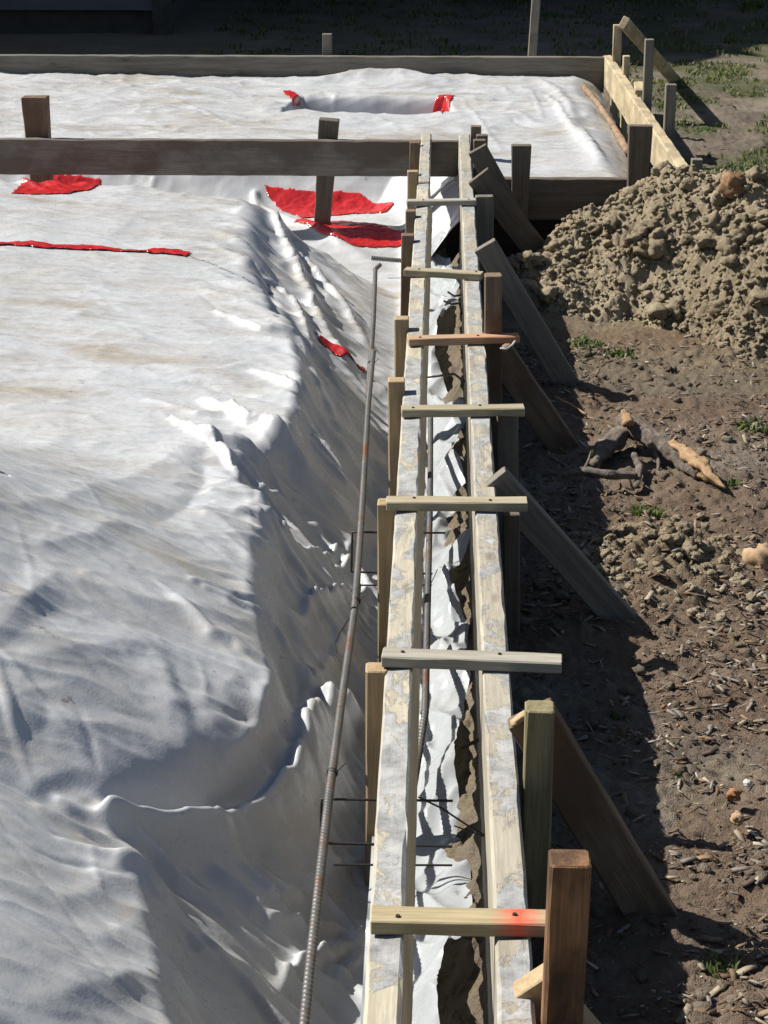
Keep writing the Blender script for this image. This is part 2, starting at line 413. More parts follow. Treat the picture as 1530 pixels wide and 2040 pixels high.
def hit(x, v, fn=None):
    """point of the draped surface seen along a ray"""
    d = ray(x, v)
    ts = np.linspace(1.2, 14, 2600); X = d.x*ts; Y = d.y*ts; Z = CAMH+d.z*ts
    g = Z-(fn or base_h)(X, Y); i = int(np.argmax(g < 0)) if (g < 0).any() else len(ts)-1
    return float(X[i]), float(Y[i])
# folds: polyline (photo pixels on the sheet), height, half width at each end
FOLDS = [
 ([(508,398),(560,470),(602,560),(640,650),(690,730)], .030, .022),
 ([(512,398),(600,450),(700,503),(745,528)], .020, .030),
 ([(545,440),(620,540),(690,620),(730,690)], .022, .018),
 ([(480,520),(560,575),(600,640),(625,720)], .022, .020),
 ([(470,500),(530,560),(560,640)], -.012, .02),
 ([(430,620),(520,660),(600,690),(640,790),(690,900)], .018, .016),
 ([(500,740),(580,770),(640,860),(700,980)], .022, .016),
 ([(400,795),(500,850),(575,890),(610,960),(690,1050)], .030, .018),
 ([(345,845),(420,890),(520,930),(600,1000),(700,1095)], .024, .014),
 ([(410,880),(480,960),(560,1020),(640,1080),(700,1110)], .020, .014),
 ([(300,800),(400,830),(500,830),(580,850)], .012, .02),
 ([(380,760),(470,780),(560,800)], -.008, .012),
 ([(240,960),(320,930),(375,890),(400,880)], .030, .045),
 ([(405,905),(408,960),(370,1010),(300,1035)], -.022, .022),
 ([(90,1088),(180,1070),(235,1040),(290,1060),(330,1085)], .016, .022),
 ([(210,1000),(330,1050),(440,1075),(500,1095)], .008, .010),
 ([(0,1250),(60,1195),(115,1140),(200,1170),(340,1215),(450,1235),(520,1260)], .024, .026),
 ([(0,1300),(70,1240),(130,1205),(260,1240),(380,1285)], -.009, .024),
 ([(60,1320),(150,1290),(240,1270),(300,1290),(350,1340)], .014, .020),
 ([(350,1200),(420,1270),(470,1290),(545,1355)], .014, .018),
 ([(350,1330),(385,1400),(400,1450)], -.014, .016),
 ([(330,1330),(350,1390),(330,1440)], .014, .022),
 ([(0,1330),(60,1345),(95,1390),(95,1440),(40,1490),(0,1500)], -.009, .018),
 ([(0,1400),(30,1400)], .024, .06),
 ([(110,1350),(220,1410),(340,1450)], -.008, .010),
 ([(60,1570),(110,1548),(200,1540),(250,1560)], .014, .020),
 ([(70,1590),(150,1575),(230,1580)], -.005, .018),
 ([(222,1636),(330,1645),(430,1640),(520,1616),(596,1578),(614,1535),(620,1500),(652,1472),(735,1455)], .062, .027),
 ([(270,1600),(350,1590),(430,1570),(520,1540),(570,1480)], -.05, .045),
 ([(300,1700),(400,1700),(520,1680),(620,1640)], -.022, .04),
 ([(282,1705),(292,1760),(310,1830)], .014, .03),
 ([(80,1692),(170,1725),(268,1755),(400,1862),(520,1985)], -.011, .007),
 ([(268,1755),(350,1810),(430,1870),(520,1970)], .012, .02),
 ([(120,1800),(180,1775),(250,1745),(290,1735)], .016, .020),
 ([(150,1850),(220,1870),(310,1830)], .012, .022),
 ([(100,2005),(200,1965),(300,1945),(345,1950)], .018, .024),
 ([(120,2040),(220,2010),(330,1990)], -.006, .02),
 ([(0,1760),(90,1770),(170,1800)], .008, .02),
 ([(728,1886),(680,1872),(600,1858),(540,1860)], .018, .010),
 ([(728,1886),(680,1900),(620,1930),(560,1980)], .018, .011),
 ([(728,1886),(690,1840),(650,1790)], .012, .009),
 ([(728,1886),(700,1930),(660,1990)], .012, .010),
 ([(640,1790),(560,1800),(500,1830)], .014, .02),
 ([(735,1700),(690,1740),(620,1780)], .014, .014),
 ([(700,1110),(650,1060),(600,1020)], .014, .010),
 ([(700,1110),(640,1120),(560,1090),(520,1050)], .014, .010),
 ([(735,1190),(690,1200),(640,1215),(590,1230)], .022, .010),
 ([(735,1185),(700,1150),(660,1140)], .016, .010),
 ([(735,1195),(700,1260),(660,1330),(600,1400)], .012, .012),
 ([(545,1365),(520,1420),(470,1490),(400,1550)], .014, .02),
 ([(560,1200),(590,1320),(580,1420)], -.012, .02),
 ([(0,395),(120,388),(250,390),(400,385),(490,392)], .010, .03),
 ([(0,455),(120,440),(240,425)], .008, .012),
 ([(210,480),(260,440),(290,410)], .004, .008),
 ([(0,560),(150,570),(300,560)], .006, .02),
 ([(0,650),(120,640),(250,600)], .008, .02),
 ([(0,760),(180,770),(330,760)], .007, .02),
 ([(0,900),(120,870),(260,880)], .008, .025),
 ([(0,1010),(120,1000),(220,960)], .010, .02),
]
FOLD_XY = [([hit(*p) for p in pts], a*(1.25 if max(q[0] for q in pts) > 520 else .45), wd*(.95 if max(q[0] for q in pts) > 520 else 1.3)) for pts, a, wd in FOLDS]
_r = random.Random(8)
for k in range(60):                       # drape folds running down from the crest into the trench
    i = _r.randrange(3, len(CREST)-2); x0, y0 = CREST[i]; f_ = _r.random(); x0 += f_*(CREST[i+1][0]-x0); y0 += f_*(CREST[i+1][1]-y0)
    L = min(-.06-x0, _r.uniform(.16, .45)); dy = -L*_r.uniform(.2, 1.3)*(1 if y0 > 2.9 else .4); st = _r.uniform(-.12, .06)
    pts = [(x0+st, y0-st*dy/L), (x0+st+(L-st)*.35, y0+dy*.28), (x0+st+(L-st)*.7, y0+dy*.65), (x0+L, y0+dy)]
    FOLD_XY.append((pts, _r.choice((1, 1, -.7))*_r.uniform(.010, .024), _r.uniform(.008, .022)))
CREASES = []                              # long fine creases pressed into the film
for k in range(330):
    x0, y0 = _r.uniform(-1.9, -.1), 2+5.2*_r.random()**1.3; L = _r.uniform(.08, .5); a = _r.gauss(-.35, .45) if x0 < -.45 else _r.gauss(-.7, .4)
    c1 = _r.gauss(0, .12); pts = [(x0, y0), (x0+L*.5*math.cos(a+c1), y0+L*.5*math.sin(a+c1)), (x0+L*math.cos(a), y0+L*math.sin(a))]
    CREASES.append((pts, _r.choice((-1, -1, 1))*_r.uniform(.0018, .0045), _r.uniform(.0045, .008)))
for k in range(110):
    x0, y0 = _r.uniform(-2.4, .6), _r.uniform(8.5, 10.3); L = _r.uniform(.1, .5); a = _r.gauss(-.3, .6); c1 = _r.gauss(0, .15)
    pts = [(x0, y0), (x0+L*.5*math.cos(a+c1), y0+L*.5*math.sin(a+c1)), (x0+L*math.cos(a), y0+L*math.sin(a))]
    CREASES.append((pts, _r.choice((-1, 1))*_r.uniform(.003, .008), _r.uniform(.010, .016)))
BACKF = [([(500,222),(600,215),(700,212),(800,220),(905,226)], .020, .03), ([(600,170),(700,162),(800,160),(870,165)], .035, .07),
 ([(0,150),(40,140),(90,145)], .02, .05), ([(230,180),(330,165),(480,172)], .010, .03), ([(1000,170),(1070,165),(1110,180),(1150,260),(1200,340)], .02, .04),
 ([(1090,190),(1140,260),(1195,330)], .016, .015), ([(1160,270),(1205,330)], .02, .018), ([(350,200),(420,230),(480,260)], .006, .012),
 ([(920,200),(960,250),(1000,300)], .006, .012), ([(1060,180),(1080,240)], .006, .01)]
BACK_XY = [([P(*p) for p in pts], a, wd) for pts, a, wd in BACKF]
DIP = [P(565,222), P(905,226), P(885,203,-.12), P(600,197,-.12)]
def sheet_h(X, Y, folds=True):
    X = np.asarray(X, float); Y = np.asarray(Y, float)
    h = base_h(X, Y)
    ax = 1-sstep(6.2, 7.0, Y)
    d1 = poly_sd(X, Y, PAD1)
    slope = sstep(-.16, .05, d1)*(1-sstep(.30, .5, d1))
    if folds:
        for xy, a, wd in FOLD_XY+BACK_XY:
            xs = [p[0] for p in xy]; ys = [p[1] for p in xy]; r = wd*3.2
            m = (X > min(xs)-r) & (X < max(xs)+r) & (Y > min(ys)-r) & (Y < max(ys)+r)
            if not m.any(): continue
            wk = .002 if abs(a) > .06 else .007; wx = X[m]+wk*noise(X[m]*14, Y[m]*14, 77); wy = Y[m]+wk*noise(X[m]*14, Y[m]*14, 78)
            d, t = seg_dist(wx, wy, xy)
            env = np.sin(np.clip(t*.84+.08, 0, 1)*np.pi)**.6
            q = d/(wd*(.75+.5*t))
            prof = np.exp(-q*q) if abs(a) > .06 else np.exp(-q*q)*.65+.35*np.exp(-np.abs(q)*1.5)
            h[m] += a*env*prof
        for xy, a, wd in CREASES:
            xs = [p[0] for p in xy]; ys = [p[1] for p in xy]; r = wd*4
            m = (X > min(xs)-r) & (X < max(xs)+r) & (Y > min(ys)-r) & (Y < max(ys)+r)
            if not m.any(): continue
            d, t = seg_dist(X[m], Y[m], xy); h[m] += a*np.sin(np.clip(t*.9+.05, 0, 1)*np.pi)*np.exp(-d/wd)
    # film hangs in sharp-backed pleats on the flank, running down and towards the near end
    pu = .82*X-.57*Y+.05*noise(X*3, Y*3, 24); pw = .57*X+.82*Y+.05*noise(X*3.5, Y*3.5, 25)
    fl_ = slope*sstep(2.75, 3.3, Y)
    h += fl_*.046*((1-np.abs(noise(pu*1.6, pw*6.0, 26)))**1.6-.55)*(.6+.8*noise(X*1.5, Y*1.5, 27)**2)+fl_*.019*((1-np.abs(noise(pu*3.2+7, pw*13, 28)))**1.5-.55)
    # wrinkles: ridged noise, stretched down the slope on the flanks and sideways on the flat
    wx = X+.05*noise(X*4, Y*4, 21); wy = Y+.05*noise(X*4, Y*4, 22)
    r1 = 1-np.abs(noise(wx*4.5, wy*15, 31)); r2 = 1-np.abs(noise(wx*3.0+wy*5, wy*9-wx*6, 33))
    r3 = 1-np.abs(noise(wx*10, wy*24, 35))
    h += (r1**3-.4)*(.0042-.003*slope) + (r2**3-.4)*(.003+.004*slope) + (r3**6-.2)*.0014*(1-slope)
    h += .010*fbm(X*2.6, Y*2.6, 2, 41) + .0006*fbm(X*40, Y*40, 2, 43)
    fl = sstep(8.4, 8.8, Y)
    h += fl*(.008*(1-np.abs(noise(wx*5, wy*6, 51)))**3+.012*noise(X*1.7, Y*2.2, 52)+.018*sstep(10.0, 10.4, Y)*noise(X*2.2, Y*.5, 57))
    dp = poly_sd(X, Y, DIP); h -= .20*(1-sstep(-.05, .015, dp))
    return h
def pile_shape(X, Y):
    d, t = seg_dist(X, Y, [(.75, 6.72), (.90, 6.70), (1.2, 6.55), (1.7, 6.5), (2.6, 6.5)])
    dx = np.where(Y < 6.6, 1.0, 1.1)
    rad = .56+.25*sstep(.6, 1.1, X)
    d = d*dx+.11*fbm(X*2.6, Y*2.6, 3, 61)
    k = np.clip(1-d/rad, -1, 1)
    return -.33+np.where(k > 0, .40*(k**.85), .3*k)*(1-.20*sstep(.95, 1.6, X))
def ground_h(X, Y, fine=True):
    X = np.asarray(X, float); Y = np.asarray(Y, float)
    g = -.30+.04*(1-sstep(2.6, 3.6, Y))+.02*noise(X*1.3, Y*1.1, 71)
    out = (X > .13)
    f = 1-sstep(10.5, 14, Y)
    if fine:
        amp = f*np.where(out, 1.0, .7)
        g = g+amp*(.013*fbm(X*5, Y*5, 3, 72)+.007*np.abs(noise(X*22, Y*22, 74)))
        w1, i1 = worley(X*21+.5*noise(X*9, Y*9, 7), Y*21, 75); w2, i2 = worley(X*48, Y*48, 76)
        dens = sstep(-.15, .35, noise(X*2.3, Y*2.3, 77))
        g = g+amp*(np.maximum(0, .55-w1)*.030*i1*(.25+dens)+np.maximum(0, .5-w2)*.011*i2+.0035*fbm(X*90, Y*90, 2, 79))
        # the small heap of sandy clods beside the long brace
        d = np.hypot((X-.50)/.22, (Y-4.13)/.28); k = np.clip(1.1-d, 0, 1)
        g = g+.045*k+k*np.maximum(0, .6-w1)*.07
    # bank inside the right board, trench, and bed below the sheets
    bank = -.245-.14*np.clip((.085-X)/.13, 0, 1.6)
    bank = bank+.05*sstep(.070, .094, X)+.022*fbm(X*13, Y*11, 3, 81)+.012*chunk(X, Y, 22, 83)*fine+.008*chunk(X, Y, 45, 84)*fine
    g = np.where((X < .10) & (Y < 7.2), np.where(fine, bank, -.4), g)
    inn = ((X < -.05) & (Y < 7.3)) | ((X < .84) & (Y > 7.15) & (Y < 10.5)) | ((X < .1) & (Y > 7.05) & (Y < 10.5))
    g = np.where(inn & (X > -4.2), -.68, g)
    return g

# ------------------------------------------------------------------ ground
def axis(parts):
    a = []
    for lo, hi, st in parts: a += list(np.arange(lo, hi, st))
    return np.array(a)
xs = np.concatenate([[-90,-50,-25,-12,-7,-4.4,-4.1,-3,-2,-1.2,-.6,-.3,-.12], axis([(-.06,.12,.004),(.12,1.0,.0052),(1.0,2.2,.010)]), [2.3,2.5,2.8,3.2,4,5,7,12,25,50,90]])
ys = [-60,-20,-5,0,1,1.4]; y = 1.6
while y < 13.5: ys.append(y); y += .0042*(max(y,2)/3)**1.55
ys = np.array(ys+[14,14.6,15.2,16,17,18,20,24,30,45,80,150])
GX, GY = np.meshgrid(xs, ys)
GZ = ground_h(GX, GY)
co = np.stack([GX, GY, GZ], -1).reshape(-1, 3)
me = np_mesh('ground', co, grid_faces(len(ys), len(xs)))
gx, gy = co[:,0], co[:,1]
sandy = np.clip(sstep(-.1, .35, noise(gx*1.7, gy*1.7, 91))*.45, 0, 1)
k = np.clip(1.15-np.hypot((gx-.52)/.28, (gy-4.13)/.36), 0, 1); sandy = np.maximum(sandy*.7, k)
k2 = np.clip(1.3-np.hypot((gx-.95)/.8, (gy-6.2)/.75), 0, 1); sandy = np.maximum(sandy, k2)
sandy = np.where(gx < .1, .30+.4*sstep(0, .3, noise(gx*25, gy*18, 96)), sandy)
green = sstep(7.0, 8.2, gy)*sstep(1.05, 1.35, gx)*sstep(-.25, .3, noise(gx*2.2, gy*1.4, 93)+.12)
mulch = sstep(-.1, .3, noise(gx*1.5+4, gy*1.5, 95)+.25*(gx > .4))*(gy < 6.2)*(gx > .1)
vcol(me, np.stack([np.clip(sandy, 0, 1), np.clip(green, 0, 1), np.clip(mulch, 0, 1), np.ones_like(gx)], -1))
tag(link('ground', me, SOIL, smooth=True), kind='structure')

# ------------------------------------------------------------------ plastic sheets
def sheet(name, xs, ys, keepfn, lift, material):
    X, Y = np.meshgrid(xs, ys); Z = sheet_h(X, Y)+lift
    co = np.stack([X, Y, Z], -1).reshape(-1, 3)
    cx = .5*(X[:-1,:-1]+X[1:,1:]); cy = .5*(Y[:-1,:-1]+Y[1:,1:])
    f = grid_faces(len(ys), len(xs), keepfn(cx, cy)); co, f = compact(co, f)
    return link(name, np_mesh(name, co, f), material, smooth=True)
ysA = [1.3]; 
while ysA[-1] < 6.75: ysA.append(ysA[-1]+.0046*(max(ysA[-1],2)/3)**1.2)
xsA = axis([(-3.2,-1.6,.03),(-1.6,-.75,.0075),(-.75,-.02,.0048)])
front = sheet('plastic_sheet', xsA, np.array(ysA), lambda x, y: (x < -.045+.02*noise(y*6, y*0, 5)), 0, P_SHEET)
tag(front, 'near white plastic sheet draped over the soil pad and into the trench', 'plastic sheet')
ysB = [5.2]
while ysB[-1] < 10.42: ysB.append(ysB[-1]+(.010 if ysB[-1] < 8.7 else .013))
h1 = [hit(x, v, sheet_h) for x, v in [(-60,486),(0,489),(120,494),(250,501),(375,509)]]
h2 = [hit(x, v, sheet_h) for x, v in [(636,674),(680,708),(728,742)]]
_sm = sorted([(-3.6, h1[0][1])]+h1+h2+[(.9, h2[-1][1])]); SX = [p[0] for p in _sm]; SY = [p[1] for p in _sm]
back = sheet('plastic_sheet', axis([(-3.6,-2.2,.03),(-2.2,.84,.0095)]), np.array(ysB),
  lambda x, y: (y > np.interp(x, SX, SY)) & (x < np.where(y < 7.12, -.045, np.where(y < 7.5, .80, .82))) , .0015, P_SHEET)
tag(back, 'far white plastic sheet spread behind the long cross beam up to the back board', 'plastic sheet')

def patch(name, poly, lift, material, label, cat, group=None, res=.0045, fn=None):
    xs_ = [p[0] for p in poly]; ys_ = [p[1] for p in poly]
    ax = np.arange(min(xs_)-res, max(xs_)+res, res); ay = np.arange(min(ys_)-res, max(ys_)+res, res)
    X, Y = np.meshgrid(ax, ay); Z = (fn or sheet_h)(X, Y)+lift*.42+.0032*(1-np.abs(noise(X*22+Y*9, Y*34, 12)))**2-.001
    cx = .5*(X[:-1,:-1]+X[1:,1:]); cy = .5*(Y[:-1,:-1]+Y[1:,1:])
    keep = poly_sd(cx+.004*noise(cx*25, cy*25, 8), cy+.004*noise(cx*25, cy*25, 9), poly) < 0
    co, f = compact(np.stack([X, Y, Z], -1).reshape(-1, 3), grid_faces(len(ay), len(ax), keep))
    o = link(name, np_mesh(name, co, f), material, smooth=True)
    md = o.modifiers.new('thickness', 'SOLIDIFY'); md.thickness = .0005; md.offset = 1
    return tag(o, label, cat, group)
def strip_poly(pts, wd):
    L, Rr = [], []
    for i, p in enumerate(pts):
        a = pts[max(i-1, 0)]; b_ = pts[min(i+1, len(pts)-1)]; dx, dy = b_[0]-a[0], b_[1]-a[1]; l = math.hypot(dx, dy)
        L.append((p[0]-dy/l*wd/2, p[1]+dx/l*wd/2)); Rr.append((p[0]+dy/l*wd/2, p[1]-dx/l*wd/2))
    return L+Rr[::-1]
TG = 'red seam tape on the plastic sheets'
patch('seam_tape', strip_poly(h1, .045), .010, TAPE, 'long red tape strip across the flat top of the near sheet', 'tape', TG)
patch('seam_tape', strip_poly(h2, .03), .012, TAPE, 'short red tape strip running down the draped slope beside the steel bar', 'tape', TG)
def rpoly(px): return [hit(x, v, sheet_h) for x, v in px]
patch('seam_tape', rpoly([(22,387),(40,372),(100,348),(150,352),(200,360),(195,372),(140,388)]), .010, TAPE, 'red tape patch under the beam behind the leftmost dark stake', 'tape', TG)
patch('seam_tape', rpoly([(524,374),(560,380),(640,384),(720,388),(785,408),(770,424),(700,428),(600,436),(560,420)]), .010, TAPE, 'broad wrinkled red tape patch behind the stake under the cross beam', 'tape', TG)
patch('seam_tape', rpoly([(585,445),(660,443),(740,447),(806,460),(806,487),(700,489),(640,470)]), .010, TAPE, 'lower glossy red tape band in the cross trench in front of the stake foot', 'tape', TG)
patch('seam_tape', rpoly([(563,184),(580,182),(600,214),(585,218)]), .012, TAPE, 'small red tape scrap at the left corner of the far hollow', 'tape', TG)
patch('seam_tape', rpoly([(862,224),(880,228),(906,192),(896,190)]), .012, TAPE, 'small red tape scrap at the right corner of the far hollow', 'tape', TG)

# plastic flap between the two boards: ragged right edge, curled up
EDGE = [(895,430),(893,455),(888,500),(906,530),(922,560),(917,600),(893,640),(870,680),(866,740),(905,790),(940,820),(938,850),(934,890),(906,918),(898,935),(912,955),(936,1000),(943,1105),(936,1135),(915,1170),(893,1186),(905,1215),(938,1262),(932,1300),(928,1350),(936,1385),(925,1420),(922,1450),(905,1530),(904,1570),(922,1640),(937,1720),(939,1800),(944,1860),(940,1885),(918,1925),(884,1960),(872,2010),(868,2080),(880,2180)]
EW = [onz(x, v, -.29) for x, v in EDGE]; ey = np.array([p.y for p in EW][::-1]); ex = np.array([p.x for p in EW][::-1])
fy = np.arange(ey[0], ey[-1], .004); fu = np.linspace(0, 1, 34)
U, Yf = np.meshgrid(fu, fy); xe = np.interp(Yf, ey, ex)+.002*noise(Yf*40, Yf*0+1, 3)
Xf = -.10+(xe+.10)*U
Zf = -.325+.05*sstep(.4, 1.0, U)*(.9+.9*noise(Yf*3.2, U*0+2.5, 14))+.026*(1-np.abs(noise(Xf*9+Yf*3, Yf*3.0, 15)))**3+.012*(1-np.abs(noise(Xf*16-Yf*6, Yf*7+Xf*5, 29)))**2+.020*noise(Xf*7, Yf*3, 16)+.004*noise(Xf*30, Yf*16, 17)+.03*U*noise(Yf*5, U*1.2, 18)
fcx = U[:-1,:-1]; hole = (noise(.5*(Xf[:-1,:-1]+Xf[1:,1:])*14, Yf[:-1,:-1]*5, 19) > .9) & (fcx > .5)
cof, ff = compact(np.stack([Xf, Yf, Zf], -1).reshape(-1, 3), grid_faces(len(fy), len(fu), ~hole))
fl = link('plastic_flap', np_mesh('plastic_flap', cof, ff), P_FLAP, smooth=True)
tag(fl, 'torn clear white plastic flap curling up between the two form boards', 'plastic flap')

# ------------------------------------------------------------------ form boards
def board_y(name, xc, wd, y0, y1, z0, dp, m, label, tilt=0, chip=.06, ze=None):
    """board on edge running along Y; top at z0"""
    ze = z0 if ze is None else ze
    o = beam(name, (xc[0]+OX, y0, z0-dp/2), (xc[1]+OX, y1, ze-dp/2), wd, dp, (tilt, 0, 1), m, ch=.003, rough=.0007, chip=chip, bow=.002)
    return tag(o, label, 'form board')
yj = onz(850, 366, 0).y
board_y('form_board', (-.0640, -.0640), .044, 1.45, yj, 0, .115, W_FORM, 'near left form board with flaking cement along its top edge', tilt=-.10)
board_y('form_board', (-.0660, -.0660), .040, yj+.006, 8.02, .006, .115, W_FORM2, 'short grey board continuing the left form up to the cross beam')
yk = onz(1040, 1872, 0).y
board_y('form_board', (.0855, .0855), .044, 1.45, yk, .002, .30, W_FORM2, 'nearest piece of the right form board, split end under the paint-marked cleat')
board_y('form_board', (.0855, .0840), .044, yk+.004, 8.03, 0, .30, W_FORM2, 'long right form board crusted with grey cement, beside the leaning braces')
cb0 = onz(-200, 272, 0); cb1 = onz(915, 282, 0); cbY = onz(600, 280, 0).y
tag(beam('form_board', (-2.6, cbY+.02, -.07), (.060+OX, cbY+.02, -.07), .038, .14, (0,0,1), W_BEAM, ch=.003), 'long grey cross beam spanning the trench left of the twin boards', 'form board')
fbY = onz(600, 112, 0).y
tag(beam('form_board', (-4.0, fbY+.02, -.09), (.835, fbY+.02, -.09), .038, .18, (0,0,1), W_GREY, ch=.003), 'back form board closing the far end of the plastic', 'form board')
e0 = onz(1377, 353, 0); e1 = onz(1209, 111, 0)
ax_ = (e1-e0).normalized()
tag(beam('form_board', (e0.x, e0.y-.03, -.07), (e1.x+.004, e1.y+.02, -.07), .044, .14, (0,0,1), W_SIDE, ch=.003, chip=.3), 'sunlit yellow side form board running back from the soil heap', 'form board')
frY = onz(1130, 356, 0).y
tag(beam('form_board', (.13, frY+.02, -.075), (e0.x-.03, frY+.02, -.075), .038, .15, (0,0,1), W_DARK, ch=.003), 'dark brown board half buried behind the soil heap', 'form board')

# ------------------------------------------------------------------ cleats across the boards
CL = [((810,396),(948,394),W_CLEATG,'thin grey cleat nearest the cross beam'),
      ((807,531),(961,540),W_CLEAT,'short cleat ending against the post below the upper brace'),
      ((813,668),(1033,662),W_PINK,'orange-tinted cleat passing behind the tall brown post'),
      ((800,806),(1044,804),W_CLEAT,'pale yellow cleat passing behind the grey mid-row post'),
      ((770,987),(1050,989),W_CLEAT,'pale cleat in front of the brace with the orange cut end'),
      ((762,1289),(1118,1301),W_CLEATG,'longest cleat, grey topped, sticking out past the right board'),
      ((740,1803),(1100,1810),W_PAINT,'nearest cleat with a red spray-paint mark')]
def nail(o, p):
    me = bpy.data.meshes.new('nail'); bm = bmesh.new()
    bmesh.ops.create_cone(bm, cap_ends=True, segments=10, radius1=.0034, radius2=.0028, depth=.003); bm.to_mesh(me); bm.free()
    n = link('nail', me, NAIL, o); n.matrix_basis = o.matrix_basis.inverted() @ Matrix.Translation(p)
for i, (a, b_, m, lab) in enumerate(CL):
    z = .021
    p = onz(*a, z); q = onz(*b_, z); dy = Vector((0, -.019, -.0095))
    o = beam('spacer_cleat', p+dy, q+dy, .038, .019, (0,0,1), m, ch=.0016, rough=.0007)
    tag(o, lab, 'cleat', 'spacer cleats nailed across the twin form boards')
    for X in (-.062+OX, .086+OX):
        if p.x < X < q.x:
            t_ = (X-p.x)/(q.x-p.x); c_ = p.lerp(q, t_)+Vector((random.uniform(-.008,.008), -.019+random.uniform(-.008,.008), .0006)); nail(o, c_)

# ------------------------------------------------------------------ stakes and posts
def stake(name, xl, xr, vt, Y, zb, dp, m, label, cat, group=None, lean=(0,0), taper=1.0, wd=None, xleft=None, xright=None):
    """square stake: front face on plane Y, top-front edge at row vt, photo columns xl..xr"""
    a = ony(xl, vt, Y); b_ = ony(xr, vt, Y); X0, X1 = a.x, b_.x
    if wd: X1 = X0+wd
    if xright is not None: X0, X1 = xright-(X1-X0), xright
    if xleft is not None: X0, X1 = xleft, xleft+(X1-X0)
    c_ = Vector(((X0+X1)/2, Y+dp/2, a.z)); L = a.z-zb
    o = beam(name, c_, c_+Vector((lean[0]*L, lean[1]*L, -L)), X1-X0, dp, (0,1,0), m, taper=taper, taper_t=taper, ch=.0022, seg=8, rough=.0009)
    return tag(o, label, cat, group)
LG = 'stakes along the trench side of the left form board'
for (xl, xr, vt, z, m, lab) in [
  (822,843,284,.02,W_BROWN,'brown stake at the far end of the left board against the cross beam'),
  (815,837,342,.02,W_NEW,'pale-topped left stake just in front of the cross beam'),
  (811,832,421,.02,W_BROWN,'brown left stake just in front of the thin grey cleat'),
  (803,829,469,.02,W_BROWN,'dark brown left stake rising behind the short cleat'),
  (790,819,636,.03,W_NEW,'pale left stake standing just behind the orange-tinted cleat'),
  (778,812,760,.03,W_NEW,'pale tall left stake throwing a small shadow on the board'),
  (759,800,1005,.0,W_NEW,'pale left stake whose top is under the brace-side cleat'),
  (734,778,1338,.0,W_NEW,'wide pale left stake below the longest cleat')]:
    q = onz((xl+xr)/2, vt, z)
    stake('stake', xl, xr, vt, q.y, -.60, .038, m, lab, 'stake', LG, xright=-.0885+OX, lean=(random.uniform(-.01,.01),0))
RG = 'posts outside the right form board'
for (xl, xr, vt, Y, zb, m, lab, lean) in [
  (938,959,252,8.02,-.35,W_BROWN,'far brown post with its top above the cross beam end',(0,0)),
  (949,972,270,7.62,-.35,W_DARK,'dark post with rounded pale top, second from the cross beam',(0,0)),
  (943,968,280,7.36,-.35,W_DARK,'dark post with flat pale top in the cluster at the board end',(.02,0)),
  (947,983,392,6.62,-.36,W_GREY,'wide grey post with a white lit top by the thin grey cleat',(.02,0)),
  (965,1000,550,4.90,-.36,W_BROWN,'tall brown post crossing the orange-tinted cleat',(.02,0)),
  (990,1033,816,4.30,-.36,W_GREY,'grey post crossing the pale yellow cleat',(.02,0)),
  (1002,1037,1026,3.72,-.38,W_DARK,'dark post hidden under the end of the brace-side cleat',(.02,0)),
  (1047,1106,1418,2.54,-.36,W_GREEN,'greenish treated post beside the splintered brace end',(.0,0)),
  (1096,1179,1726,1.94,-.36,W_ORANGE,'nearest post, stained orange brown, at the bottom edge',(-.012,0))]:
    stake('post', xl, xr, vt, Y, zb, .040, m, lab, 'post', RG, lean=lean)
# right-back section
stake('stake', 1019, 1059, 290, frY-.045, -.36, .04, W_DARK, 'tapered dark stake in front of the brown buried board', 'stake', taper=.62)
stake('stake', 1253, 1301, 251, frY-.05, -.36, .04, W_DARK, 'tapered dark stake standing in the soil heap', 'stake', taper=.72)
XS = e0.x
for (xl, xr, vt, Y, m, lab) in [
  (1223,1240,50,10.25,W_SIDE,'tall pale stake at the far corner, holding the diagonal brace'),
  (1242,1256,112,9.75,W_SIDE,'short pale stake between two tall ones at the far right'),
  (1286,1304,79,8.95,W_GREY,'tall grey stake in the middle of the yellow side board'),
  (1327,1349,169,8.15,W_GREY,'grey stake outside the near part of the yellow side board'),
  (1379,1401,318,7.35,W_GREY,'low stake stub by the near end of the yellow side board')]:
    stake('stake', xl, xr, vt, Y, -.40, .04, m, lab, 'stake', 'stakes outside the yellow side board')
a = ony(1243, 45, 10.2); b_ = onz(1352, 168, -.34)
tag(beam('brace', a, b_, .035, .06, (.5,0,1), W_SIDE), 'diagonal brace from the far corner stake down to the ground', 'brace')
a = onz(1277, 182, .006); tag(beam('wood_block', a+Vector((-.0,-.12,.012)), a+Vector((.02,.16,.012)), .075, .02, (0,0,1), W_SIDE), 'flat scrap of yellow wood lying on the side board', 'wood scrap')
stake('stake', 642, 661, 68, fbY+.06, -.36, .04, W_GREY, 'short grey stake sticking up behind the back board', 'stake')
a = ony(1071, -40, 11.6); b_ = ony(1058, 140, 11.4); tag(beam('stake', b_, a, .05, .04, (0,1,0), W_GREY), 'tall leaning stake behind the back board reaching out of view', 'stake')
# stakes carrying the cross beam
def hang(px_top, px_bot, Y, wt, label, taper):
    a = ony(*px_top, Y); b_ = ony(*px_bot, Y)
    tag(beam('stake', a, b_, wt, .07, (0,1,0), W_BROWN if label.startswith('left') else W_DARK, taper=taper), label, 'stake', 'stakes carrying the long cross beam')
hang((70,192), (88,420), cbY+.085, .10, 'leftmost wide stake leaning behind the cross beam', .72)
hang((656,237), (642,446), cbY+.075, .080, 'second stake carrying the cross beam, foot in red tape', .78)

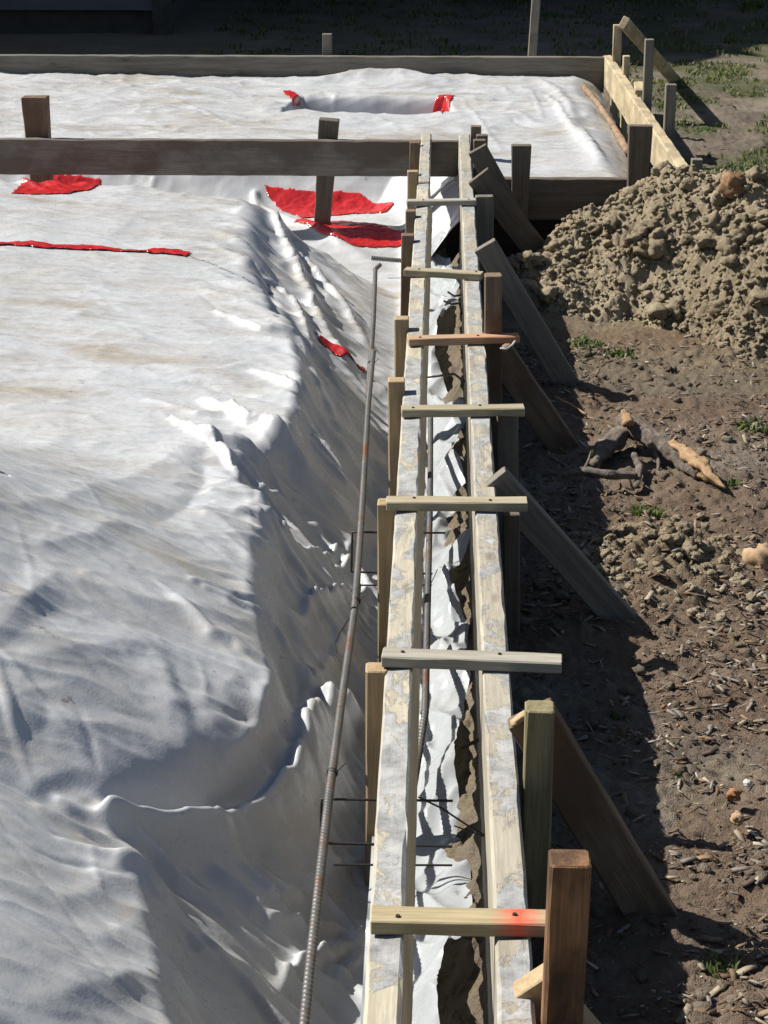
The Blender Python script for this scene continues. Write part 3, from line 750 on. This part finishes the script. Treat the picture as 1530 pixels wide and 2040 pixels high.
# ------------------------------------------------------------------ braces leaning from the right board to the ground
def brace(x0, v0, x1, v1, Y, wd, m, label, th=.034, into=.10):
    """upper edge seen from (x0,v0) to (x1,v1); plate in the plane Y"""
    p = ony(x0, v0, Y); q = ony(x1, v1, Y); d = (q-p).normalized(); q = q+d*into
    nrm = Vector((-d.z, 0, d.x)); 
    if nrm.z > 0: nrm = -nrm
    off = nrm*(wd/2)+Vector((0, th/2, 0))
    o = beam('brace', p+off, q+off, th, wd, -nrm, m, ch=.002, seg=14, rough=.0008)
    return tag(o, label, 'brace', 'braces leaning from the right form board')
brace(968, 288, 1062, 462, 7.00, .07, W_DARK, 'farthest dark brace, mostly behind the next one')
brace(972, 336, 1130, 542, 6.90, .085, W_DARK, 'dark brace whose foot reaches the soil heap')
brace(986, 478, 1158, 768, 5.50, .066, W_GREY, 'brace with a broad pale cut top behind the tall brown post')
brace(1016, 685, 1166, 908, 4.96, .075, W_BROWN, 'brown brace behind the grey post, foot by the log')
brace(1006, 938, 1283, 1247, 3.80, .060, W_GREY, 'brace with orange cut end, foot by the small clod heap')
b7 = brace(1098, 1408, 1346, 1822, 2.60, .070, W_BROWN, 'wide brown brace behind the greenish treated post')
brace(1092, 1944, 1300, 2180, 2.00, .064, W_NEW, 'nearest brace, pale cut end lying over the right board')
# splintered end of the brace beside the treated post
p = ony(1018, 1442, 2.60)
sp = beam('splinter', p, p+Vector((.022, .004, .016)), .012, .006, (0,0,1), W_NEW, ch=.001, seg=3, taper=1.3)
for k in range(3):
    q = p+Vector((.004*k, .006*k-.005, -.003*k)); beam('shard', q, q+Vector((.026, .006, .012+.003*k)), .007, .004, (0,0,1), W_NEW, parent=sp, ch=.0008, seg=3, taper=.5)
tag(sp, 'small pale splinters of broken wood against the treated post', 'splinter')

# ------------------------------------------------------------------ steel
def bar(pts, label, r=.0065, ribs=.15):
    o = tube_obj('rebar', [(pts, r)], REBAR, n=9, ribs=ribs, pitch=.0095, step=.0016); tag(o, label, 'steel bar', 'steel bars in the trench'); return o
bar([onz(x, v, z) for x, v, z in [(757,528,-.21),(748,536,-.20),(744,640,-.19),(738,720,-.175),(733,790,-.17)]], 'far trench bar with a hooked end by the draped corner')
bar([onz(x, v, z) for x, v, z in [(744,700,-.17),(734,800,-.165),(722,1000,-.16),(714,1120,-.155),(706,1215,-.15)]], 'middle trench bar, rusty, spliced at both ends')
bar([onz(x, v, z) for x, v, z in [(713,1165,-.155),(700,1260,-.15),(676,1430,-.145),(655,1590,-.14),(636,1760,-.14),(616,1940,-.15),(598,2120,-.16)]], 'nearest trench bar with clear ribs, running out of view')
bar([onz(x, v, z) for x, v, z in [(858,820,-.20),(857,1000,-.20),(852,1200,-.20),(847,1420,-.20),(838,1480,-.215),(815,1620,-.24)]], 'bar half hidden under the right side of the left form board', r=.006)
bar([ony(740, 514, 7.5), ony(808, 520, 7.5)], 'short bar crossing the dark trench below the red tape', r=.008)
def tie(x, v, z, label):
    c_ = onz(x, v, z); pts = []
    for k in range(15):
        t_ = k/14*4*math.pi; pts.append(c_+Vector((math.cos(t_)*.0085, (k-7)*.0012, math.sin(t_)*.0085)))
    pts.append(pts[-1]+Vector((.012, .004, .012)))
    o = tube_obj('tie_wire', [(pts, .0011)], WIRE, n=5); tag(o, label, 'wire', 'wire ties on the trench bars')
tie(709, 1198, -.152, 'wire tie at the near splice of the middle bar')
tie(662, 1540, -.142, 'wire tie above the stirrup on the nearest bar')
tie(739, 725, -.172, 'wire tie at the far splice below the short red tape')
def stirrup(x, v, zt, zb_, xr, label, skew=0):
    a = onz(x, v, zt); Y = a.y
    pts = [Vector((xr, Y+skew, zt)), a, Vector((a.x-.002, Y-.004, zb_)), Vector((xr, Y-.01+skew, zb_))]
    o = tube_obj('stirrup', [(pts, .0024), ([Vector((xr, Y-.05, zb_-.01)), Vector((a.x+.02, Y-.05, zb_-.012))], .002)], WIRE, n=6, step=.01)
    tag(o, label, 'stirrup', 'wire stirrups in the trench')
stirrup(641, 1592, -.16, -.235, .03, 'black wire stirrup under the nearest bar, left of the wide pale stake')
stirrup(702, 1060, -.18, -.27, .02, 'black wire stirrup beside the middle bar where the folds meet')
pts = [onz(x, v, -.26) for x, v in [(700,1225),(676,1262),(668,1280),(670,1305),(688,1322)]]
tag(tube_obj('loose_wire', [(pts, .0018)], WIRE, n=5, step=.01), 'bent loose wire on the shaded sheet left of the bar', 'wire')
pts = [onz(834, 1588, -.13), onz(880, 1610, -.12), onz(925, 1640, -.13), onz(972, 1668, -.15)]
tag(tube_obj('loose_wire', [(pts, .0016), ([onz(905,1645,-.15), onz(968,1668,-.16)], .0012)], WIRE, n=5, step=.01), 'thin wire crossing the white flap between the boards', 'wire')
pts = [onz(997, 694, .02), onz(1008, 696, .02), onz(1020, 688, .02), onz(1026, 680, .02)]
tag(tube_obj('string', [(pts, .0028)], WHITE, n=6, step=.008), 'short curl of pale string by the orange-tinted cleat end', 'string')
for px, lab in [([(893,582),(905,590),(918,588)], 'thin dark root end above the orange-tinted cleat'), ([(885,600),(900,606),(915,604),(920,625)], 'forked dark root in the gap between the boards'), ([(848,752),(880,748),(905,745),(925,760)], 'dark root poking out below the orange-tinted cleat'), ([(920,1490),(945,1478),(965,1470)], 'dark root sticking out of the bank near the splintered brace')]:
    tag(tube_obj('root', [([onz(x, v, -.20+.004*k) for k, (x, v) in enumerate(px)], .0035)], BARK, n=6, step=.01), lab, 'root', 'roots in the gap between the boards')

# ------------------------------------------------------------------ soil heap with clods
def ico(sub):
    bm = bmesh.new(); bmesh.ops.create_icosphere(bm, subdivisions=sub, radius=1); bm.verts.ensure_lookup_table()
    c_ = np.array([v.co[:] for v in bm.verts]); f = np.array([[v.index for v in q.verts] for q in bm.faces]); bm.free(); return c_, f
IC, IF = ico(3); IC1, IF1 = ico(2)
def clods(pos, size, sub=2):
    c0, f0 = (IC, IF) if sub == 2 else (IC1, IF1); co, fa = [], []
    for i, (p, s) in enumerate(zip(pos, size)):
        u = c0*np.array([1, rng.uniform(.7, 1.2), rng.uniform(.55, .9)])
        k = 1+.45*noise(u[:,0]*1.3+i*3.1, u[:,1]*1.3+u[:,2]*1.9, 5)-.40*np.abs(noise(u[:,0]*2.3+i, u[:,2]*2.6+u[:,1]*1.7, 6))+.22*noise(u[:,0]*5+u[:,1]*3, u[:,2]*5+i-u[:,1]*4, 7)+.14*noise(u[:,0]*11-u[:,2]*6, u[:,1]*11+i, 8)
        a = rng.uniform(0, 6.28); ca, sa = math.cos(a), math.sin(a); u = u*k[:,None]*s
        u = np.stack([u[:,0]*ca-u[:,1]*sa, u[:,0]*sa+u[:,1]*ca, u[:,2]], -1)
        co.append(u+p); fa.append(f0+i*len(c0))
    return np.concatenate(co), np.concatenate(fa)
def pile_h(X, Y):
    z = pile_shape(X, Y)+.05*fbm(X*3.4, Y*3.4, 3, 103)
    z = z+.020*chunk(X, Y, 9, 101)+.012*chunk(X, Y, 24, 121)
    return z+.013*fbm(X*30, Y*30, 4, 105, .7)+.022*fbm(X*9, Y*9, 3, 108)-.02*np.abs(noise(X*7, Y*7, 107))
px_ = np.concatenate([np.arange(.12, 1.9, .0046), np.arange(1.9, 2.6, .02)]); py_ = np.arange(5.5, 7.00, .0050)
X, Y = np.meshgrid(px_, py_); Z = pile_h(X, Y)
co = np.stack([X, Y, Z], -1).reshape(-1, 3)
keep = (pile_shape(.5*(X[:-1,:-1]+X[1:,1:]), .5*(Y[:-1,:-1]+Y[1:,1:])) > -.45)
cp, fp = compact(co, grid_faces(len(py_), len(px_), keep))
heap = link('soil_heap', np_mesh('soil_heap', cp, fp), PILE, smooth=True)
tag(heap, 'heap of dug sandy soil beside the right form board', 'soil heap')
def heap_clods(n, lo, hi, pw, sub):
    qx = rng.uniform(.2, 1.95, n); qy = rng.uniform(5.62, 6.98, n)
    k = (pile_shape(qx, qy)+.10*(rng.random(n)-.6) > -.35) & (noise(qx*3.2, qy*3.2, 131)+.3*rng.random(n) > (-.10 if sub == 2 else -.6)); qx, qy = qx[k], qy[k]
    qs = lo+(hi-lo)*rng.random(len(qx))**pw
    return clods(np.stack([qx, qy, pile_h(qx, qy)+qs*.32], -1), qs, sub)
ca_, fa_ = heap_clods(1400, .010, .046, 3.2, 2); cb_, fb_ = heap_clods(14000, .0025, .012, 1.7, 1)
cl = link('clods', np_mesh('clods', np.concatenate([ca_, cb_]), np.concatenate([fa_, fb_+len(ca_)]), 3), PILE, heap, smooth=True); cl['kind'] = 'stuff'
# clods scattered over the ground and in the small heap
n = 1500; qx = np.concatenate([rng.normal(.50, .13, 420), rng.uniform(.16, 1.7, n)]); qy = np.concatenate([rng.normal(4.13, .14, 420), rng.uniform(2.2, 6.0, n)])
ok = (qx > .17); qx, qy = qx[ok], qy[ok]; qs = .003+.015*rng.random(len(qx))**3.0
gz = ground_h(qx, qy); near = np.hypot((qx-.5)/.3, (qy-4.13)/.35) < 1
def clod_obj(m, name, material, label):
    c_, f_ = clods(np.stack([qx[m], qy[m], gz[m]+qs[m]*.2], -1), qs[m], 1 if name == 'soil_crumbs' else 2)
    return tag(link(name, np_mesh(name, c_, f_, 3), material, smooth=True), label, 'soil', kind='stuff')
clod_obj(near, 'clod_heap', PILE, 'small low heap of sandy clods by the foot of the orange-ended brace')
SOILC = soil('crumb_soil', (.27, .22, .165), (.16, .125, .09), (.37, .31, .24))
clod_obj(~near, 'soil_crumbs', SOILC, 'dark soil crumbs strewn over the ground right of the boards')
# a few stones and clods one can tell apart
def stone(x, v, z, s, m, label, cat='stone', sq=(1,1,1)):
    p = onz(x, v, z)
    if z > 0: q = hit(x, v, pile_h); p = Vector((q[0], q[1], float(pile_h(np.array([q[0]]), np.array([q[1]]))[0])+s*.35))
    c_, f_ = clods([np.zeros(3)], [s], 2); o = link('stone' if cat == 'stone' else 'clod', np_mesh('stone', c_*np.array(sq), f_, 3), m)
    o.location = p; tag(o, label, cat)
stone(1462, 385, .05, .055, CLOD_B, 'large dark brown clod on top of the soil heap', 'clod', (1,.8,1.1))
stone(1520, 1118, -.28, .045, STONE_T, 'tan sandstone lump at the right edge by the small clod heap')
stone(1432, 1148, -.285, .019, STONE_O, 'rusty orange stone just left of the tan sandstone lump')
stone(1462, 1583, -.25, .013, STONE_O, 'small orange stone in the mulch, shadow on its right')
stone(1470, 1630, -.25, .012, STONE_T, 'flat pinkish stone below the small orange stone')
stone(1490, 1560, -.25, .008, WHITE, 'white pebble above the small orange stone')
stone(1322, 1408, -.26, .007, STONE_O, 'tiny red brown pebble near the shadow edge')
stone(1335, 1404, -.26, .0055, WHITE, 'tiny white pebble touching the red brown one')

# ------------------------------------------------------------------ litter: bark chips, twigs, straw
def litter(n, area, smin, smax, palette, name, label, lift=.004, bend=.2, slender=(.08,.42)):
    (x0, x1, y0, y1) = area; co, fa, cs = [], [], []
    m_ = n*3; xx = rng.uniform(x0, x1, m_); yy = y0+(y1-y0)*rng.random(m_)**1.35; kk = np.argsort(rng.random(m_)-.42*sstep(-.35, .4, noise(xx*2.2+3, yy*2.2, 97)+.5*noise(xx*7, yy*7, 98)))[:n]; xx, yy = xx[kk], yy[kk]; zz = ground_h(xx, yy)
    for i in range(n):
        L = smin+(smax-smin)*rng.random()**3.6; W = L*rng.uniform(*slender); T = W*.25; a = rng.normal(0, 1.0); ti = rng.normal(0, .32)
        ca, sa = math.cos(a), math.sin(a); pts = []
        wa, wb, wc = rng.uniform(.25, 1, 3)
        for s, wv in ((-.5, wa), (rng.uniform(-.3, .3), .6+.4*wb), (.5, wc)):
            for q in (-.5, .5):
                for h_ in (0, 1):
                    lx = s*L*(1+.25*q*(wa-wc)); ly = q*W*wv+bend*L*(s*s-.1)*(1 if i % 2 else -1); lz = h_*T+ti*lx+.15*L*(.25-s*s)*(i % 3-.5)
                    pts.append((xx[i]+lx*ca-ly*sa, yy[i]+lx*sa+ly*ca, zz[i]+lift+lz))
        b0 = len(co); co += pts
        for k in (0, 4):
            A, B, Cc, D = b0+k, b0+k+1, b0+k+2, b0+k+3; E, G, H_, I_ = A+4, B+4, Cc+4, D+4
            fa += [(A, E, G, B), (Cc, D, I_, H_), (B, G, I_, D), (A, Cc, H_, E)]
        fa += [(b0, b0+1, b0+3, b0+2), (b0+8, b0+10, b0+11, b0+9)]
        cc = palette[rng.integers(len(palette))]; k = rng.uniform(.7, 1.25)
        cs += [(cc[0]*k, cc[1]*k, cc[2]*k, 1)]*12
    me = np_mesh(name, np.array(co), np.array(fa)); vcol(me, np.array(cs))
    return tag(link(name, me, CHIP), label, 'litter', kind='stuff')
PAL = [(.25,.155,.09)]*4+[(.35,.24,.15)]*4+[(.18,.135,.10)]*4+[(.44,.36,.26)]*4+[(.60,.52,.41)]*1+[(.38,.34,.29)]*5
litter(21000, (.16, 1.75, 2.25, 6.1), .004, .034, PAL, 'bark_litter', 'brown bark chips covering the ground right of the boards')
litter(16000, (.16, 1.75, 2.25, 6.1), .002, .009, PAL[:12]+PAL[16:], 'leaf_crumbs', 'fine dark crumbs of bark and leaf matted over the ground', lift=.001, slender=(.3, 1.0))
litter(330, (.2, 1.7, 2.3, 6.0), .02, .085, [(.36,.28,.20),(.42,.36,.28),(.28,.2,.13)], 'twigs', 'thin pale twigs among the bark chips', slender=(.03,.07), bend=.08)
litter(420, (.25, 1.6, 2.25, 6.0), .005, .014, [(.75,.68,.55),(.70,.66,.6),(.6,.5,.32)], 'pale_chips', 'pale shell and wood bits among the bark chips', slender=(.4,.9))
litter(700, (1.0, 2.2, 6.8, 11.0), .01, .06, PAL, 'straw_litter', 'bits of bark in the weedy ground beyond the heap', slender=(.1,.3))

# ------------------------------------------------------------------ the broken log
def rough_tube(name, pts, rad, m, parent=None, seed=0, amp=.25):
    c_, f = tube(pts, rad, n=18, step=.008); c_ = np.array([tuple(x) for x in c_])
    P_ = np.array([np.mean(c_[i*18:(i+1)*18], axis=0) for i in range(len(c_)//18)]).repeat(18, 0)
    d = c_-P_; th = np.tile(np.arange(18)/18*6.28, len(c_)//18); s = np.arange(len(c_))//18*.008
    k = 1+amp*noise(np.cos(th)*1.4+seed*5, s*22+np.sin(th)*1.4, seed)+amp*.6*noise(np.cos(th)*4, s*60+np.sin(th)*4, seed+3)
    me = bpy.data.meshes.new(name); me.from_pydata((P_+d*k[:,None]).tolist(), [], f); me.update()
    bm = bmesh.new(); bm.from_mesh(me); bmesh.ops.holes_fill(bm, edges=[e for e in bm.edges if e.is_boundary], sides=0); bm.to_mesh(me); bm.free()
    return link(name, me, m, parent, smooth=True)
zg = -.29
log = rough_tube('broken_log', [onz(1236,838,zg+.07), onz(1262,850,zg+.065), onz(1310,880,zg+.05), onz(1360,915,zg+.03), onz(1395,945,zg+.02)], [.020,.026,.026,.022,.016], BARK, seed=2, amp=.42)
tag(log, 'broken rotten log with orange split wood lying on the mulch', 'log')
rough_tube('split_wood', [onz(1338,882,zg+.062), onz(1375,912,zg+.045), onz(1410,945,zg+.03), onz(1445,972,zg+.012)], [.008,.019,.014,.003], SPLIT, log, 5, .85)
rough_tube('broken_stub', [onz(1254,846,zg+.085), onz(1246,828,zg+.10), onz(1240,816,zg+.115)], [.014,.011,.004], SPLIT, log, 7, .5)
br = rough_tube('root_stump', [onz(1258,850,zg+.06), onz(1232,868,zg+.045), onz(1205,895,zg+.025), onz(1180,930,zg+.005)], [.020,.025,.022,.015], BARK, seed=9, amp=.45)
tag(br, 'thick forked stump end leaning against the broken log', 'root stump')
tag(rough_tube('dead_branch', [onz(1118,948,zg+.02), onz(1160,938,zg+.035), onz(1215,946,zg+.03), onz(1268,948,zg+.02)], [.007,.011,.012,.008], BARK, seed=12), 'dark dead branch in the shadow below the log', 'branch')
tag(rough_tube('dead_branch', [onz(1262,905,zg+.04), onz(1275,930,zg+.02), onz(1268,970,zg+.005)], [.008,.010,.006], BARK, seed=13), 'short upright root piece between stump and log', 'branch')
tag(rough_tube('dead_branch', [onz(1160,942,zg+.03), onz(1172,918,zg+.05), onz(1178,898,zg+.065)], [.004,.003,.002], BARK, seed=22, amp=.2), 'thin twig standing up from the dark dead branch', 'branch')
tag(rough_tube('dead_branch', [onz(1298,882,zg+.04), onz(1312,920,zg+.02), onz(1310,948,zg+.0)], [.004,.005,.003], BARK, seed=23, amp=.3), 'short stub hanging from the underside of the broken log', 'branch')
tag(rough_tube('dead_branch', [onz(1104,790,-.26), onz(1135,805,-.28), onz(1168,826,-.29)], [.003,.004,.003], SPLIT, seed=14, amp=.1), 'thin pale twig beside the brown brace', 'branch')
tag(rough_tube('dead_branch', [onz(1162,172,-.06), onz(1190,205,-.075), onz(1222,252,-.09), onz(1252,305,-.10)], [.016,.012,.013,.016], MUD, seed=15, amp=.35), 'long muddy stick lying on the plastic beside the yellow side board', 'branch')

# ------------------------------------------------------------------ weeds and grass
def blades(spots, nb, h, wd, cols, spread, lean=.6):
    co, fa, cs = [], [], []
    for (sx, sy, sz) in spots:
        for k in range(nb):
            a = rng.uniform(0, 6.28); r = spread*math.sqrt(rng.random()); x0, y0 = sx+r*math.cos(a), sy+r*math.sin(a)
            hh = h*rng.uniform(.4, 1.1); d = rng.uniform(0, 6.28); l = rng.uniform(.2, 1)*lean*hh; wx, wy = -math.sin(d)*wd/2, math.cos(d)*wd/2
            b0 = len(co)
            for t_, wk in ((0, .8), (.5, 1), (1, .05)):
                px2, py2, pz2 = x0+math.cos(d)*l*t_*t_, y0+math.sin(d)*l*t_*t_, sz+hh*(t_-.35*t_*t_)
                co += [(px2-wx*wk, py2-wy*wk, pz2), (px2+wx*wk, py2+wy*wk, pz2)]
            fa += [(b0, b0+1, b0+3, b0+2), (b0+2, b0+3, b0+5, b0+4)]
            cc = cols[rng.integers(len(cols))]; q = rng.uniform(.7, 1.2); cs += [(cc[0]*q, cc[1]*q, cc[2]*q, 1)]*6
    return np.array(co), np.array(fa), np.array(cs)
GC = [(.13,.20,.05),(.18,.24,.07),(.10,.15,.04),(.28,.28,.13)]
def weed(name, x, v, nb, h, spread, label, cols=GC, wd=.005, lean=.7, z=None):
    p = onz(x, v, -.29); gzv = float(ground_h(np.array([p.x]), np.array([p.y]))[0]) if z is None else z
    c_, f, cs = blades([(0, 0, 0)], nb, h, wd, cols, spread, lean)
    me = np_mesh(name, c_, f); vcol(me, cs); o = link(name, me, LEAF); o.location = (p.x, p.y, gzv-.003); tag(o, label, 'weed')
weed('grass_tuft', 1440, 1985, 26, .05, .025, 'small bright grass tuft at the bottom right of the mulch', [(.20,.27,.07),(.30,.33,.12),(.14,.20,.05)], .0035, 1.2)
weed('weed', 1165, 675, 80, .035, .06, 'low weeds at the left foot of the soil heap', wd=.009)
weed('weed', 1235, 690, 70, .03, .05, 'second clump of low weeds below the soil heap', wd=.009)
weed('weed', 1290, 1012, 80, .03, .04, 'weeds just above the small heap of sandy clods', wd=.008)
weed('weed', 1500, 858, 70, .035, .05, 'leafy weed patch at the right edge beside the log', wd=.009)
weed('weed', 1458, 965, 20, .025, .015, 'tiny weed at the tip of the broken log', wd=.008)
weed('weed', 1228, 1420, 16, .03, .015, 'tiny weed in the shadow edge of the right board', wd=.006)
weed('weed', 1345, 1552, 12, .02, .01, 'single pale sprout in the mulch near the orange stone', [(.25,.3,.1)], .004)
weed('weed', 1195, 905, 30, .03, .025, 'few leaves growing under the root stump', wd=.008)
n = 1000; gx = rng.uniform(1.05, 2.6, n); gy = rng.uniform(7.2, 12.6, n); k = sstep(-.1, .3, noise(gx*2.2, gy*1.4, 93)+.15); ok = rng.random(n) < k; gx, gy = gx[ok], gy[ok]
c_, f, cs = blades(list(zip(gx, gy, ground_h(gx, gy)-.004)), 16, .05, .008, GC+[(.30,.30,.13),(.34,.31,.16)], .05, .9)
me = np_mesh('grass', c_, f); vcol(me, cs); tag(link('grass', me, LEAF), 'patchy grass on the ground behind the soil heap', 'grass', kind='stuff')
n = 700; gx = rng.uniform(-1.5, 4.0, n); gy = rng.uniform(12.6, 18, n)
c_, f, cs = blades(list(zip(gx, gy, ground_h(gx, gy)-.004)), 10, .06, .012, GC, .08, .9)
me = np_mesh('grass', c_, f); vcol(me, cs); tag(link('grass', me, LEAF), 'thin shaded grass far behind the back board', 'grass', kind='stuff')

# ------------------------------------------------------------------ house corner and trees behind (they shade the far ground)
SIDING = simple('dark_siding', (.10, .105, .115), .7, .15, 6); SKIRT = simple('dark_skirting', (.07, .065, .06), .9, .3, 9); ROOFM = simple('roof_shingle', (.08, .075, .07), .9, .3, 14)
def box(name, lo, hi, m, parent=None):
    bm = bmesh.new(); bmesh.ops.create_cube(bm, size=1)
    for v_ in bm.verts: v_.co = Vector([lo[i]+(hi[i]-lo[i])*(v_.co[i]+.5) for i in range(3)])
    bmesh.ops.bevel(bm, geom=list(bm.edges), offset=.006, segments=1, affect='EDGES')
    me = bpy.data.meshes.new(name); bm.to_mesh(me); bm.free(); return link(name, me, m, parent)
hx = onz(300, 68, -.3).x; hy = onz(300, 68, -.3).y
house = bpy.data.objects.new('house', None); col.objects.link(house); tag(house, 'dark shaded house corner with lapped siding at the top left', 'house')
box('foundation_wall', (-12, hy+.06, -.5), (hx+.12, hy+6, -.13), SKIRT, house)
# lapped siding on the front wall and the end wall
bm = bmesh.new(); z0 = -.14
for k in range(20):
    zz0, zz1 = z0+k*.15, z0+k*.15+.165
    vs = [bm.verts.new(c2) for c2 in ((-12, hy-.02, zz0), (hx+.02, hy-.02, zz0), (hx+.02, hy+.012, zz1), (-12, hy+.012, zz1), (hx+.02, hy+6, zz0), (hx-.012, hy+6, zz1), (-12, hy+.05, zz0), (hx-.02, hy+.05, zz0))]
    bm.faces.new((vs[0], vs[1], vs[2], vs[3])); bm.faces.new((vs[1], vs[4], vs[5], vs[2])); bm.faces.new((vs[6], vs[7], vs[1], vs[0]))
me = bpy.data.meshes.new('siding'); bm.to_mesh(me); bm.free(); link('siding', me, SIDING, house)
box('wall', (-12, hy+.05, -.13), (hx-.03, hy+6, 2.85), SIDING, house)
box('corner_post', (hx+.02, hy-.03, -.35), (hx+.14, hy+.09, 2.85), SKIRT, house)
bm = bmesh.new(); q = [(-12.5, hy-.6, 2.7), (hx+.6, hy-.6, 2.7), (hx+.6, hy+3, 4.6), (-12.5, hy+3, 4.6), (hx+.6, hy+6.6, 2.7), (-12.5, hy+6.6, 2.7)]
vs = [bm.verts.new(c2) for c2 in q]; bm.faces.new((vs[0], vs[1], vs[2], vs[3])); bm.faces.new((vs[3], vs[2], vs[4], vs[5])); bm.faces.new((vs[1], vs[4], vs[2]))
me = bpy.data.meshes.new('roof'); bm.to_mesh(me); bm.free(); rf = link('roof', me, ROOFM, house); md = rf.modifiers.new('t', 'SOLIDIFY'); md.thickness = .12

def leaf_cloud(n, cen, rad, size, cols, seed):
    g = np.random.default_rng(seed); u = g.normal(size=(n, 3)); u /= np.linalg.norm(u, axis=1)[:,None]
    r = g.random(n)**.4; k = 1+.35*noise(u[:,0]*2+seed, u[:,1]*2+u[:,2]*2, seed)
    p = cen+u*(r*k)[:,None]*np.array(rad)
    a = g.normal(size=(n, 3)); a /= np.linalg.norm(a, axis=1)[:,None]; b2 = np.cross(a, g.normal(size=(n, 3))); b2 /= np.linalg.norm(b2, axis=1)[:,None]
    s = size*g.uniform(.6, 1.3, n)[:,None]
    co = np.stack([p-a*s, p+b2*s*.45, p+a*s, p-b2*s*.45], 1).reshape(-1, 3)
    f = np.arange(n*4).reshape(n, 4); cc = np.array(cols)[g.integers(len(cols), size=n)]*g.uniform(.7, 1.2, n)[:,None]
    return co, f, np.repeat(np.concatenate([cc, np.ones((n, 1))], 1), 4, 0)
TC = [(.05,.085,.02),(.07,.11,.03),(.04,.07,.02)]
TREES = [(-9.5, 17.6, 5.6, 3.1), (-5.2, 18.2, 5.8, 3.3), (-1.6, 17.4, 5.2, 2.9), (-7.4, 21.5, 6.4, 3.4), (-2.6, 21.8, 6.2, 3.4), (2.0, 20.6, 5.6, 3.0)]
TL = ['far left shade tree beside the house','shade tree close behind the house','shade tree nearest the house corner','tall shade tree in the second row','second-row shade tree in the middle','rightmost shade tree at the back']
for i, (tx, ty, tz, tr) in enumerate(TREES):
    t_ = bpy.data.objects.new('tree', None); col.objects.link(t_); t_.location = (tx, ty, -.35); tag(t_, TL[i], 'tree', 'shade trees behind the site')
    c_, f, cs = leaf_cloud(4600, np.array([0, 0, tz]), (tr, tr, tr*.85), .24, TC, 40+i); me = np_mesh('crown', c_, f); vcol(me, cs); link('crown', me, LEAF, t_)
    rough_tube('trunk', [Vector((0, 0, 0)), Vector((.1, .05, 1.5)), Vector((0, .1, 3.4)), Vector((.1, 0, tz))], [.24,.19,.16,.06], BARK, t_, 60+i, .15)
for i, (bx, by, br_) in enumerate([(-1.2, 16.6, .7), (-.1, 16.9, .6), (.9, 16.7, .65), (1.9, 17.0, .7)]):
    c_, f, cs = leaf_cloud(1800, np.array([0, 0, br_*.6]), (br_, br_*.7, br_*.8), .09, TC, 80+i); me = np_mesh('shrub', c_, f); vcol(me, cs)
    o = link('shrub', me, LEAF); o.location = (bx, by, -.32); tag(o, ['dark shrub nearest the house corner','dark shrub second from the house','dark shrub second from the lit grass','dark shrub nearest the lit grass'][i], 'shrub', 'dark shrubs at the back edge')
weed('grass_tuft', 1498, 14, 60, .12, .09, 'sunlit grass clump at the far top right', [(.14,.22,.05),(.2,.28,.07)], .02, .8)
